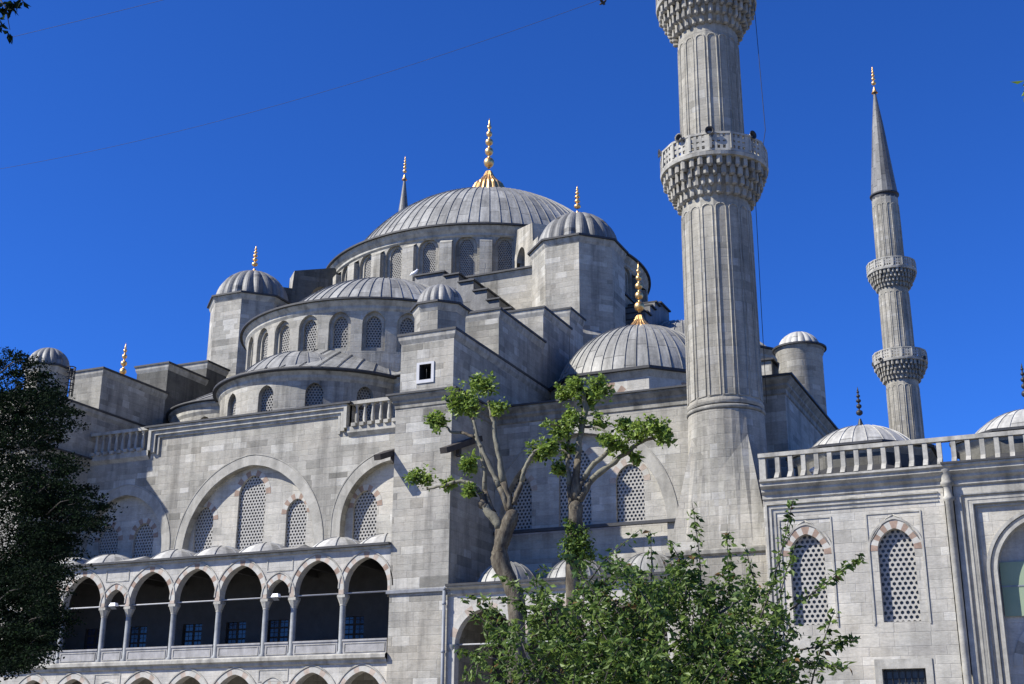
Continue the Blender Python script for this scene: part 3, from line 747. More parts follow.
# round stair turret on the courtyard side
mb = MB(); tx, ty = 25.85, -13.2
mb.lathe(tx, ty, [(1.26, WT), (1.24, 21.8), (1.32, 21.95), (1.32, 22.05), (1.4, 22.2)], 40, 'wall', smooth=True)
mb.lathe(tx, ty, [(1.2, 22.18), (1.5, 22.2), (1.5, 22.3), (1.1, 22.36)], 40, 'edge', smooth=False)
t = mb.build('stair_turret', mos)
dome(t, tx, ty, 1.18, .95, 22.34, 18, 'leadlight', flute=.07, lip=0, name='turret_dome')
mb = MB(); mb.box(22.0, 24.4, -14, -11.3, WT, 21.6, 'wall'); capslab(mb, 22.0, 24.4, -14, -11.3, 21.6)
mb.build('court_side_block', mos)

# ================================================================== SIDE GALLERY (two-storey arcade)
gal = thing('arcade_gallery', 'two-storey marble arcade with pointed arches below the big blind arch', 'arcade', (0, -30.3, G0))
YG = -32.55; FG = fr(YG)
colsx = [11.12, 8.62, 6.02, 4.5, 1.86, -.75, -3.45, -4.98, -7.6, -10.1, -11.12]
sp_up, sp_lo = 6.98, 2.1
bays = []
for a, b in zip(colsx, colsx[1:]):
    w = a-b; bays.append(((a+b)/2, w/2-.13, w))
bays = [b for b in bays if b[2] > 1.3]
def gh(b, zs, z0):
    k = 1.2; return Hole(b[0], b[1], z0, zs, k)
mb = MB(); up = []
for b in bays:
    h = gh(b, sp_up+ (.48 if b[2] > 2 else .15), 7.0); up.append(h)
    if b[2] < 2: h.k = 1.25
for h, b in zip(up, bays):
    h.zs = 8.80-h.a*sqrt(2*h.k-1) if b[2] > 2 else 8.05-h.a*sqrt(2*h.k-1)
strip(mb, FG, -11.12, 11.12, 7.2, 9.15, up, 'marble', .38)
mb.face([(11.12, YG+.38, 6.95), (-11.12, YG+.38, 6.95), (-11.12, YG+.38, 9.15), (11.12, YG+.38, 9.15)][::-1], 'inner') if False else None
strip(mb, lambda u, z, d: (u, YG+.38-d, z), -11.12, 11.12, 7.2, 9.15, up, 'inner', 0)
for i, h in enumerate(up): band(mb, FG, h, .24, .02+.004*(i % 2), ['pinkstone', 'palestone', 'palestone', 'redstone', 'palestone'], 17, legs=max(h.zs-7.21, .01))
for i, h in enumerate(up): band(mb, FG, Hole(h.uc, h.a+.24, h.z0, h.zs, h.k), .06, .05+.004*(i % 2), ['trim'], 11)
mb.box(-11.12, 11.12, YG-.12, YG+.4, 9.15, 9.26, 'trim'); mb.box(-11.12, 11.12, YG-.3, YG+.5, 9.26, 9.36, 'edge')
# tall blank panels over the narrow bays
for b in bays:
    if b[2] < 2:
        for z0, z1, x0, x1 in ((8.42, 9.0, b[0]-.72, b[0]+.72),):
            for q in ((x0, x1, z0, z0+.05), (x0, x1, z1-.05, z1), (x0, x0+.05, z0+.05, z1-.05), (x1-.05, x1, z0+.05, z1-.05)): mb.box(q[0], q[1], YG-.025, YG+.01, q[2], q[3], 'trim')
mb.build('upper_arcade', gal)
mb = MB(); lo = []
for b in bays:
    h = gh(b, 2.2, G0+.02); h.zs = 3.86-h.a*sqrt(2*h.k-1) if b[2] > 2 else 3.4-h.a*sqrt(2*h.k-1); lo.append(h)
strip(mb, FG, -11.12, 11.12, G0, 4.2, lo, 'marble', .45)
for i, h in enumerate(lo): band(mb, FG, h, .24, .02+.004*(i % 2), ['pinkstone', 'palestone', 'palestone'], 15)
for i, h in enumerate(lo): band(mb, FG, Hole(h.uc, h.a+.24, h.z0, h.zs, h.k), .06, .05+.004*(i % 2), ['trim'], 11)
for b in bays:
    if b[2] < 2:
        for z0, z1, x0, x1 in ((3.5, 4.05, b[0]-.8, b[0]+.8),):
            for q in ((x0, x1, z0, z0+.05), (x0, x1, z1-.05, z1), (x0, x0+.05, z0+.05, z1-.05), (x1-.05, x1, z0+.05, z1-.05)): mb.box(q[0], q[1], YG-.025, YG+.01, q[2], q[3], 'trim')
mb.build('lower_arcade', gal)
mb = MB()
mb.molding([(-11.12, YG), (11.12, YG)], [(0, 4.15), (.1, 4.22), (.12, 4.33), (.26, 4.4), (.26, 4.54), (.18, 4.6), (-.5, 4.6)], 'trim', False)
mb.build('string_course', gal)
mb = MB()
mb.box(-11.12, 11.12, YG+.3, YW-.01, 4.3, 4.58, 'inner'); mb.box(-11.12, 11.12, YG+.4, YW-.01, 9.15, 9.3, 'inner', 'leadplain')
for b in bays:   # cross ribs under the vault
    mb.box(b[0]+b[2]/2-.12, b[0]+b[2]/2+.12, YG+.4, YW-.31, 8.7, 9.15, 'inner')
mb.build('gallery_floor', gal)
bw = MB(); gws = []
bwh = []
for xc in (6.7, 2.4, -.1, -2.8, -6.3, -9.2):
    bwh.append(Hole(xc, .6, 4.95, 6.75, 0))
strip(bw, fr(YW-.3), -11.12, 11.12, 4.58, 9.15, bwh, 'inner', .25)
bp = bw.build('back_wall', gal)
for h in bwh:
    m2 = MB(); x0, x1 = h.uc-h.a, h.uc+h.a; Y0 = YW-.12
    m2.box(x0, x1, Y0-.03, Y0+.02, h.z0, h.zs, 'frame')
    for i in range(2):
        for j in range(4):
            for a in range(2):
                xa = x0+.09+i*.6; w2 = .2
                m2.box(xa+a*.24, xa+a*.24+w2, Y0-.04, Y0-.02, h.z0+.1+j*.46, h.z0+.1+j*.46+.18, 'bluelitglass')
                m2.box(xa+a*.24, xa+a*.24+w2, Y0-.04, Y0-.02, h.z0+.1+j*.46+.21, h.z0+.1+j*.46+.37, 'bluelitglass')
    m2.build('window', bp)
for x in colsx[1:-1]:
    m2 = MB(); yy = YG+.2
    m2.lathe(x, yy, [(.18, 4.6), (.18, 4.7), (.14, 4.76), (.135, 6.7), (.125, 6.8)], 16, 'column'); c = m2.build('column', gal)
    m3 = MB(); m3.prism(ngon(x, yy, .16, 8, pi/8), 6.8, 7.08, 'trim', poly2=ngon(x, yy, .27, 8, pi/8)); m3.box(x-.2, x+.2, yy-.22, yy+.2, 7.08, 7.2, 'trim'); m3.lathe(x, yy, [(.14, 6.72), (.16, 6.76), (.14, 6.8)], 14, 'trim'); m3.build('capital', c)
for b in bays:
    m2 = MB(); x0, x1 = b[0]-b[2]/2+.14, b[0]+b[2]/2-.14
    m2.box(x0, x1, YG+.1, YG+.24, 4.6, 5.16, 'parapet'); m2.box(x0-.02, x1+.02, YG+.06, YG+.28, 5.16, 5.24, 'parapet')
    for q in ((x0+.08, x1-.08, 4.68, 4.71), (x0+.08, x1-.08, 5.05, 5.08), (x0+.08, x0+.11, 4.71, 5.05), (x1-.11, x1-.08, 4.71, 5.05)): m2.box(q[0], q[1], YG+.075, YG+.1, q[2], q[3], 'trim')
    m2.build('parapet_panel', gal)
m2 = MB(); m2.tube([(-11.1, YG+.2, 7.27), (11.1, YG+.2, 7.27)], .035, 'grey', 6); m2.build('tie_rod', gal)
for b in bays:   # shallow lead domes over the bays
    if b[2] > 2:
        m2 = MB(); x, y = b[0], -30.7; n = 4
        pr = capprof(1.62, .8, 9.32, 7)
        m2.lathe(x, y, pr, 16, 'leadlight', ngore=8, keep=None)
        for i in range(8):
            t_ = 2*pi*(i+.5)/8; m2.tube([(x+r*cos(t_), y+r*sin(t_), z+.01) for r, z in pr[:-1]], .025, 'leadplain', 4)
        m2.build('roof_dome', gal)
    else:
        m2 = MB(); x, y = b[0], -30.6; q = rect(x-.75, x+.75, YG-.1, -28.4)
        for i in range(4): m2.face([(*q[i], 9.36), (*q[(i+1) % 4], 9.36), (x, y, 9.95)], 'leadlight')
        m2.build('roof_pyramid', gal)
m2 = MB(); m2.face([(-11.12, YG-.28, 9.365), (11.12, YG-.28, 9.365), (11.12, YW-.01, 9.5), (-11.12, YW-.01, 9.5)], 'leadlight'); m2.build('roof', gal)
# wall between gallery and the left corner, seen through the tree
# ================================================================== RIGHT-HAND LOGGIA
log = thing('loggia', 'low domed stone loggia between the buttress and the near minaret', 'loggia', (19, -30.3, G0))
mb = MB(); hl = []
for uc in (15.75, 19.05, 22.35):
    k = 1.1; hl.append(Hole(uc, 1.4, G0+.02, 6.3-1.4*sqrt(2*k-1), k))
strip(mb, FG, 14.0, 24.0, G0, 7.05, hl, 'marble', .4)
for h in hl: band(mb, FG, h, .28, .02, ['palestone', 'pinkstone', 'palestone'], 13, legs=3.5)
mb.molding([(14.0, YG), (24.0, YG)], [(0, 6.85), (.1, 6.95), (.1, 7.1), (.28, 7.2), (.28, 7.26)], 'trim', False)
mb.box(14.0, 24.0, YG-.36, YG+.5, 7.26, 7.36, 'edge'); mb.build('arcade_wall', log)
mb = MB(); mb.box(14.0, 24.0, YG+.45, YW-.01, 7.1, 7.3, 'inner', 'leaddark'); mb.build('roof', log)
mb = MB(); mb.box(14.01, 24.0, YW-.06, YW-.012, G0, 7.1, 'inner'); mb.box(14.01, 24, YW-.3, YW-.06, 0, 4, 'wood') if False else None
# painted vault spandrels behind the first arch
mb.build('back_wall', log)
m2 = MB(); m2.tube([(14.3, YG+.2, 4.85), (24, YG+.2, 4.85)], .035, 'grey', 6); m2.build('tie_rod', log)
for x in (15.9, 19.2, 22.45):
    dome(log, x, -30.6, 1.38, 1.15, 7.36, 16, 'lead', name='roof_dome', lip=.06, rib=.03)
for x in (14.15, 17.4, 20.7):
    m2 = MB(); m2.lathe(x, YG+.2, [(.19, G0), (.17, 4.4), (.3, 4.75), (.3, 4.85)], 14, 'column'); m2.build('column', log)

# ================================================================== MINARETS
def minaret(name, label, x, y, group):
    r = thing(name, label, 'minaret', (x, y, G0), group)
    # foot
    mb = MB(); hw = 2.05
    mb.box(x-hw, x+hw, y-hw, y+hw, G0, 8.15, 'mina')
    mb.molding(rect(x-hw, x+hw, y-hw, y+hw), [(0, 7.9), (.12, 7.98), (.12, 8.12), (0, 8.2)], 'trimdark')
    sq = []
    for i in range(32):
        a = 2*pi*(i)/32; m_ = max(abs(cos(a)), abs(sin(a))); sq.append((x+cos(a)/m_*hw, y+sin(a)/m_*hw, 8.2))
    def cz(i): return 13.4 if i % 4 == 0 else 13.4
    mids = []
    for i in range(32):
        a = 2*pi*i/32; ph = abs(((i+4) % 8)-4)/4.0     # 0 at face centre, 1 at corner
        zz = 11.3+1.6*(ph)
        rr = 1.64+.03*ph
        mids.append((x+rr*cos(a), y+rr*sin(a), zz))
    for i in range(32):
        j = (i+1) % 32
        A, B, C, D = sq[i], sq[j], mids[j], mids[i]
        if (i//4) % 2 == 0: mb.face([A, B, C], 'mina'); mb.face([A, C, D], 'mina')
        else: mb.face([A, B, D], 'mina'); mb.face([B, C, D], 'mina')
        a0, a1 = 2*pi*i/32, 2*pi*j/32
        mb.face([D, C, (x+1.6*cos(a1), y+1.6*sin(a1), 14.0), (x+1.6*cos(a0), y+1.6*sin(a0), 14.0)], 'mina')
    mb.lathe(x, y, [(1.56, 14.02), (1.64, 14.05), (1.66, 14.12), (1.64, 14.19), (1.56, 14.22)], 48, 'trimdark')
    for i in range(16):
        pass
    mb.build('base', r)
    segs = [(14.25, 24.0, 1.57, 1.52), (26.0, 32.55, 1.42, 1.38), (34.4, 41.3, 1.34, 1.30), (43.2, 50.0, 1.22, 1.17)]
    NP = 16
    for z0, z1, r0, r1 in segs:
        mb = MB(); pr = [(r0, z0), (r1, z1)]
        for i in range(NP):
            a0, a1 = 2*pi*(i-.5)/NP, 2*pi*(i+.5)/NP; k = 1/cos(pi/NP)*.985
            mb.face([(x+r0*k*cos(a0), y+r0*k*sin(a0), z0), (x+r0*k*cos(a1), y+r0*k*sin(a1), z0), (x+r1*k*cos(a1), y+r1*k*sin(a1), z1), (x+r1*k*cos(a0), y+r1*k*sin(a0), z1)], 'mina',
                    [(r0*a0, z0), (r0*a1, z0), (r0*a1, z1), (r0*a0, z1)])
            # raised arched moulding on each facet
            am = 2*pi*i/NP; e = Vector((cos(am), sin(am), 0)); t = Vector((-e.y, e.x, 0)); w = r0*math.tan(pi/NP)*.74
            def rz(z): return r0+(r1-r0)*(z-z0)/(z1-z0)
            def Q(u, z, o=.0): return tuple(Vector((x, y, 0))+e*(rz(z)*.985+o)+t*u+Vector((0, 0, z)))
            zt = z1-.95
            pts = [Q(-w, z0+.35), Q(-w*.99, (z0+zt)/2), Q(-w*.98, zt)]+[Q(-w*.98*cos(pi*k_/6), zt+w*.98*sin(pi*k_/6)) for k_ in range(1, 6)]+[Q(w*.98, zt), Q(w*.99, (z0+zt)/2), Q(w, z0+.35), Q(-w, z0+.35)]
            mb.tube(pts, .042, 'mina', 5, cap=False)
        mb.lathe(x, y, [(r0*1.0, z0), (r0+.05, z0+.05), (r0+.05, z0+.2), (r0*.99, z0+.28)], 32, 'mina')
        mb.build('shaft', r)
    for zb, rb in ((25.3, 2.34), (33.95, 2.28), (42.55, 2.12)):
        ri = {25.3: 1.53, 33.95: 1.38, 42.55: 1.30}[zb]; h = 1.5 if zb < 40 else 1.4
        mb = MB(); rows = 4
        mb.lathe(x, y, [(ri, zb-h-.1)]+[(ri+(rb-.24-ri)*((k+.3)/rows)**.75, zb-h+h*k/rows) for k in range(rows+1)]+[(rb-.05, zb)], 32, 'mina', smooth=False)
        for k in range(rows):
            z0 = zb-h+h*k/rows; rr = ri+(rb-ri)*((k+.8)/rows)**.8; n = 26 if k < 1 else 34; dz = h/rows
            for i in range(n):
                a = 2*pi*(i+(k % 2)*.5)/n; e = Vector((cos(a), sin(a), 0)); t = Vector((-e.y, e.x, 0)); w = pi*rr/n*(.42+.2*random.random()); rr0 = rr; rr = rr0+random.uniform(-.05, .03)
                c0 = Vector((x, y, 0))
                A = [c0+e*(rr-.42)-t*w*.8, c0+e*(rr-.03)-t*w, c0+e*(rr+.02), c0+e*(rr-.03)+t*w, c0+e*(rr-.42)+t*w*.8]
                lo_ = [p+Vector((0, 0, z0-dz*.28)) for p in A]; hi_ = [p+Vector((0, 0, z0+dz*.8)) for p in A]; tip = c0+e*(rr-.1)+Vector((0, 0, z0-dz*(.42+.2*random.random()))); rr = rr0
                for q in range(4): mb.face([lo_[q], lo_[q+1], hi_[q+1], hi_[q]], 'muq')
                for q in range(4): mb.face([lo_[q+1], lo_[q], tip], 'muq')
                mb.face(hi_, 'muq')
        mb.lathe(x, y, [(ri, zb), (rb-.1, zb-.12), (rb+.05, zb-.1), (rb+.08, zb+.05), (rb-.02, zb+.1), (ri-.2, zb+.1)], 48, 'trim', smooth=False)
        mq = mb.build('balcony', r)
        mb = MB(); NP2 = 16; ph = .9
        for i in range(NP2):
            a0, a1 = 2*pi*(i-.5)/NP2, 2*pi*(i+.5)/NP2; am = (a0+a1)/2; e = Vector((cos(am), sin(am), 0)); t = Vector((-e.y, e.x, 0)); w = rb*math.tan(pi/NP2)
            c0 = Vector((x, y, 0))+e*(rb-.06)
            def bx(u0, u1, z0, z1, o0=-.05, o1=.05):
                P = [c0+t*u0+e*o0, c0+t*u0+e*o1, c0+t*u1+e*o1, c0+t*u1+e*o0]
                lo_ = [p+Vector((0, 0, z0)) for p in P]; hi_ = [p+Vector((0, 0, z1)) for p in P]
                for q in range(4): j = (q+1) % 4; mb.face([lo_[j], lo_[q], hi_[q], hi_[j]], 'trim')
                mb.face(hi_[::-1], 'trim'); mb.face(lo_, 'trim')
            zz = zb+.1
            bx(-w, w, zz+.0, zz+.1); bx(-w, w, zz+ph-.1, zz+ph, -.07, .07)
            bx(-w, -w+.1, zz+.1, zz+ph-.1, -.07, .09)
            nu = 3; g_ = (2*w-.2)/nu
            for q in range(nu): bx(-w+.1+g_*(q+.52), -w+.1+g_*(q+1) if q < nu-1 else w, zz+.1, zz+ph-.1, -.045, .045)
            for q in (1, 2): bx(-w+.1, w, zz+.1+(ph-.2)*q/3-.075, zz+.1+(ph-.2)*q/3+.075, -.04, .04)
        mb.build('parapet', mq)
    mb = MB(); n = 32
    mb.lathe(x, y, [(1.17, 49.9), (1.17, 50.2), (1.32, 50.3), (1.32, 50.42), (1.22, 50.48)], 32, 'edge', smooth=False)
    mb.lathe(x, y, [(1.22, 50.46), (1.0, 52.6), (.55, 57.4), (.13, 61.0), (.1, 61.4)], 16, 'leaddark', ngore=16, smooth=False)
    mb.build('cone_roof', r)
    finial(r, x, y, 61.2, 2.9, .62, skirt=False)
    return r
mg = 'minarets of the mosque'
m1 = minaret('minaret', 'thick near minaret rising out of the frame between hall and courtyard wall', 26.0, -30.6, mg)
def copy_tree(o, parent=None):
    c = o.copy(); COL.objects.link(c)
    if parent: c.parent = parent
    for ch in list(o.children): copy_tree(ch, c)
    return c
m2_ = copy_tree(m1); m2_.location = (26.05, 30.6, G0); m2_['label'] = 'distant slender minaret with full cone roof at the right against the sky'
m3_ = copy_tree(m1); m3_.location = (-25.15, 30.6, G0); m3_.scale = (1, 1, 1.012); m3_['label'] = 'farthest minaret, only its dark tip showing left behind the main dome'

# ================================================================== COURTYARD WALL
cw = thing('courtyard_wall', 'pale courtyard wall with two grilled arched windows and a balustrade on top', 'wall', (36, -33.5, G0))
YC = -33.5; FC = fr(YC)
mb = MB(); HW = []
for uc in (29.6, 32.85): HW.append(Hole(uc, .65, 5.0, 8.4-.67*sqrt(1.5), 1.25))
strip(mb, FC, 28.05, 34.7, 4.0, 9.9, HW, 'court', .3)
LW = Hole(32.75, .75, 2.0, 3.36, 0)
strip(mb, FC, 28.05, 34.7, G0, 4.0, [LW], 'court', .35)
mb.face([(28.05, YC, G0), (28.05, YC, 9.9), (28.05, YC+4, 9.9), (28.05, YC+4, G0)], 'court')
for h in HW:
    band(mb, FC, h, .28, .012, ['redstone', 'palestone'], 13)
    h2 = Hole(h.uc, h.a+.28, h.z0, h.zs, h.k); band(mb, FC, h2, .07, .04, ['trim'], 9, legs=h.zs-4.95)
    x0, x1 = h.uc-1.0, h.uc+1.0
    for q in ((x0, x1, 8.93, 8.98), (x0, x0+.05, 4.9, 8.93), (x1-.05, x1, 4.9, 8.93)): mb.box(q[0], q[1], YC-.035, YC+.01, q[2], q[3], 'trim')
    for s_ in (-1, 1):   # ogee lines above the arch
        m_ = [(h.uc+s_*(h.a+.33), h.zs+.2), (h.uc+s_*.6, h.zs+.75), (h.uc+s_*.25, h.apex()+.38), (h.uc, h.apex()+.5)]
        mb.tube([(a, YC-.01, b) for a, b in m_], .03, 'trim', 4)
for q in ((LW.uc-1.0, LW.uc+1.0, 3.36, 3.7), (LW.uc-1.0, LW.uc-.75, 1.8, 3.36), (LW.uc+.75, LW.uc+1.0, 1.8, 3.36)): mb.box(q[0], q[1], YC-.04, YC+.02, q[2], q[3], 'trim')
# recessed border lines at the left and top
for k, o in enumerate((.0, .16, .32)):
    mb.box(28.12+o, 28.20+o, YC-.08+.02*k, YC+.01, G0, 9.62-o, 'trim'); mb.box(28.2+o, 34.5, YC-.08+.02*k, YC+.009, 9.56-o, 9.62-o, 'trim')
w = mb.build('wall', cw)
for h in HW: window(w, FC, h, .26, .2, 'grille')
m2 = MB(); m2.box(LW.uc-.8, LW.uc+.8, YC+.3, YC+.34, 1.9, 3.4, 'glass')
for i in range(7): m2.box(LW.uc-.66+i*.22-.015, LW.uc-.66+i*.22+.015, YC+.2, YC+.23, 2.0, 3.36, 'blackmetal')
for i in range(5): m2.box(LW.uc-.75, LW.uc+.75, YC+.235, YC+.255, 2.2+i*.27, 2.23+i*.27, 'blackmetal')
m2.build('barred_window', w)
# cornice with deep ledges
mb = MB()
prof = [(0, 9.75), (.06, 9.8), (.06, 9.95), (.2, 10.05), (.2, 10.14), (.36, 10.25), (.36, 10.36), (.46, 10.42), (.46, 10.5), (-.6, 10.52)]
mb.molding([(28.05, YC), (34.7, YC), (34.7, YC-.03), (35.0, YC-.03), (45, YC-.03)], prof, 'trim', False)
mb.box(34.75, 45, YC-.55, YC+.3, 10.5, 10.57, 'edge')
mb.build('cornice', cw)
mb = MB(); mb.box(27.98, 45, YC-.17, YC+.1, 11.43, 11.59, 'trim'); mb.box(28.0, 28.25, YC-.12, YC+.12, 10.5, 11.42, 'trim'); mb.build('handrail', cw)
x = 28.72
while x < 41:
    b = MB(); b.prism([(x-.085, YC-.14), (x+.085, YC-.14), (x+.085, YC+.06), (x-.085, YC+.06)], 10.62, 11.42, 'trim')
    b.prism([(x-.085, YC-.48), (x+.085, YC-.48), (x+.085, YC-.14), (x-.085, YC-.14)], 10.52, 10.8, 'trim', poly2=[(x-.085, YC-.18), (x+.085, YC-.18), (x+.085, YC-.14), (x-.085, YC-.14)])
    b.box(x-.09, x+.09, YC-.14, YC+.08, 10.52, 10.62, 'trim')
    b.build('baluster', cw); x += .50
# engaged corner shaft and gate bay
mb = MB(); mb.lathe(34.88, YC-.1, [(.14, G0), (.14, 9.2), (.2, 9.25), (.2, 9.35), (.15, 9.4), (.15, 9.75), (.24, 9.8), (.24, 9.9), (.2, 9.95), (.26, 10.2), (.34, 10.3), (.34, 10.45)], 20, 'trim'); mb.build('corner_shaft', cw)
mb = MB(); HP = Hole(38.1, 1.85, G0+.01, 8.5-1.85*1.02, 1.02); 
lay = [(35.05, 10.0, .00), (35.25, 9.45, .10), (35.42, 9.3, .02), (35.62, 9.1, .14), (35.8, 8.95, .22)]
for (xa, zt, o), (xb, zu, o2) in zip(lay, lay[1:]):
    mb.box(xa, xb, YC-.0+o, YC+.5, G0, zt, 'trim'); mb.box(xb, 45, YC+o, YC+.5, zu, zt, 'trim')
for i, (xa, zt) in enumerate(((35.27, 9.43), (35.5, 9.22), (35.66, 9.08))):
    mb.tube([(xa, YC+.06, G0), (xa, YC+.06, zt), (45, YC+.06, zt)], .06, 'trim', 6)
strip(mb, fr(YC+.22), 35.8, 45, G0, 8.95, [HP], 'court', .5)
for k, (w_, o) in enumerate(((.12, .1), (.1, .04), (.12, .12))):
    band(mb, fr(YC+.22), Hole(38.1, 1.85+.12*k, G0, HP.zs, 1.02), w_, o, ['trim'], 15, legs=8)
mb.box(35.05, 45, YC, YC+.4, 10.0, 10.02, 'trim')
mb.build('gate_bay', cw)
mb = MB(); DD = Hole(37.9, 1.2, G0+.01, 3.4, 1.25)
strip(mb, fr(YC+.72), 36.0, 41, G0, 9, [DD], 'marble', .6); band(mb, fr(YC+.72), DD, .3, .03, ['palestone', 'trimdark'], 11); mb.face([(36, YC+1.3, G0), (41, YC+1.3, G0), (41, YC+1.3, 6), (36, YC+1.3, 6)], 'glass'); mb.build('gate_wall', cw)
mb = MB(); mb.box(36.3, 40.0, YC+.6, YC+.64, 5.1, 7.0, 'net'); mb.box(36.3, 40, YC+.58, YC+.6, 6.12, 6.17, 'zinc'); o_ = mb.build('netting', cw); o_['label'] = 'green netting hung across the arched gate'
mb = MB(); mb.face([(28.05, YC+.02, 10.45), (45, YC+.02, 10.45), (45, YC+6.5, 10.45), (28.05, YC+6.5, 10.45)], 'leaddark'); mb.face([(45, YC, G0), (45, YC+6.5, G0), (45, YC+6.5, 10.45), (45, YC, 10.45)], 'court'); mb.face([(45, YC+6.5, G0), (28.05, YC+6.5, G0), (28.05, YC+6.5, 10.45), (45, YC+6.5, 10.45)], 'court'); mb.build('roof', cw)
for x in (31.3, 37.75):
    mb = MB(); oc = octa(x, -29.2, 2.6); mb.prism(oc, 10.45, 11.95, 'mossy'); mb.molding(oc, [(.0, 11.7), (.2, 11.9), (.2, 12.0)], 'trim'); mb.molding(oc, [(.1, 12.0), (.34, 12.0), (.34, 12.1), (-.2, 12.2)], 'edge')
    mb.molding(oc, [(.9, 10.5), (.9, 10.7), (0, 11.2)], 'edge')
    p = mb.build('dome_drum', cw); dome(p, x, -29.2, 2.36, 1.24, 12.15, 24, 'leadlight', lip=0, rib=.025, name='dome')
    finial(p, x, -29.2, 13.4, 1.75 if x < 35 else 2.0, .38, 'blackmetal', skirt=False)

# ================================================================== SMALL FIXTURES
def horn(x, y, z, ang, label, tilt=0):
    r = thing('loudspeaker', label, 'loudspeaker', (x, y, z), 'horn loudspeakers on the minarets')
    e = Vector((cos(ang), sin(ang), 0)); t = Vector((-e.y, e.x, 0)); up = Vector((0, 0, 1)); c0 = Vector((x, y, z+.35))
    mb = MB(); prof = [(-.34, .055), (-.16, .065), (0, .08), (.11, .13), (.18, .2), (.2, .2), (.15, .14), (.04, .08)]
    for (d0, r0), (d1, r1) in zip(prof, prof[1:]):
        for k in range(12):
            a, b = 2*pi*k/12, 2*pi*(k+1)/12
            P = lambda d, rr, q: c0+e*d+(t*cos(q)+up*sin(q))*rr
            mb.face([P(d0, r0, a), P(d0, r0, b), P(d1, r1, b), P(d1, r1, a)], 'grey' if prof.index((d0, r0)) < 4 else 'blackmetal', None, True)
    mb.face([c0+e*.05+(t*cos(2*pi*k/12)+up*sin(2*pi*k/12))*.1 for k in range(12)], 'blackmetal')
    mb.build('horn', r)
    mb = MB(); mb.tube([c0-e*.1-up*.35, c0-e*.1-up*.08], .035, 'blackmetal', 6); mb.tube([c0-e*.25, c0-e*.42], .11, 'blackmetal', 8); mb.build('bracket', r)
    return r
L1 = ['grey horn loudspeaker sticking out left of the near minaret balcony', 'dark-mouthed horn loudspeaker at left centre of the near minaret balcony', 'horn loudspeaker in shade at right centre of the near minaret balcony', 'grey horn loudspeaker sticking out right of the near minaret balcony']
for a, l in zip((-152, -112, -78, -30), L1):
    a = math.radians(a); rr = 2.3; horn(26.0+rr*cos(a), -30.6+rr*sin(a), 25.95, a, l)
L2 = ['tiny horn loudspeaker at the left of the distant minaret balcony', 'tiny horn loudspeaker left of centre on the distant minaret balcony', 'tiny horn loudspeaker at the right of the distant minaret balcony']
for a, l in zip((-160, -125, -25), L2):
    a = math.radians(a); rr = 2.26; horn(26.05+rr*cos(a), 30.6+rr*sin(a), 33.7, a, l)
def flood(x, label):
    r = thing('floodlight', label, 'floodlight', (x, YG-.05, 7.1), 'floodlights on the gallery')
    mb = MB(); y = YG-.2; z = 7.2
    mb.prism([(x-.2, y-.2), (x+.2, y-.2), (x+.2, y+.05), (x-.2, y+.05)], z, z+.16, 'whitepaint', poly2=[(x-.14, y-.15), (x+.14, y-.15), (x+.14, y+.05), (x-.14, y+.05)])
    mb.build('housing', r); m2 = MB(); m2.face([(x-.16, y-.205, z-.02), (x+.16, y-.205, z-.02), (x+.16, y+.0, z-.14), (x-.16, y+.0, z-.14)], 'zinc'); m2.face([(x-.16, y-.205, z-.02), (x-.16, y, z-.14), (x-.16, y, z-.01)], 'zinc'); m2.build('lens', r)
    m3 = MB(); m3.tube([(x, y+.05, z+.06), (x, YG+.22, z+.05)], .02, 'blackmetal', 5); m3.build('bracket', r)
flood(5.33, 'white floodlight in the narrow arch under the big blind arch, right one'); flood(-4.05, 'white floodlight in the narrow arch beside the dark tree, left one')
mb = MB(); mb.tube([(13.9, -32.75, G0), (13.9, -32.75, 7.1)], .075, 'zinc', 10)
for z in (.5, 2.5, 4.5, 6.5): mb.lathe(13.9, -32.75, [(.09, z), (.1, z+.02), (.1, z+.08), (.09, z+.1)], 10, 'zinc')
mb.tube([(13.9, -32.75, 7.1), (13.95, -32.75, 7.25), (14.05, -32.72, 7.32)], .075, 'zinc', 8)
tag(mb.build('drainpipe'), 'blue-grey metal drainpipe running down the corner of the central buttress', 'drainpipe')
def cable(pts, rad, label):
    mb = MB(); mb.tube(pts, rad, 'cable', 5); tag(mb.build('cable'), label, 'cable')
def sag(a, b, s, n=24): a = Vector(a); b = Vector(b); return [tuple(a.lerp(b, i/n)-Vector((0, 0, s*4*(i/n)*(1-i/n)))) for i in range(n+1)]
cable(sag((-31.5, -20, 41.6), (25.2, -20, 44.6), 1.6), .012, 'long thin cable sagging across the sky towards the near minaret')
cable([(28.35, -31.0, 34.4), (28.42, -30.9, 30.5), (28.5, -30.9, 26.9), (28.15, -30.9, 25.2), (27.85, -30.8, 23.4), (27.82, -30.8, 18.5), (27.8, -30.75, 14.4)], .015, 'thin vertical cable hanging down the right side of the near minaret')
cable(sag((3.0, -50, 27.17), (14, -50, 26.75), .02), .008, 'faint short cable crossing the top left corner of the sky')
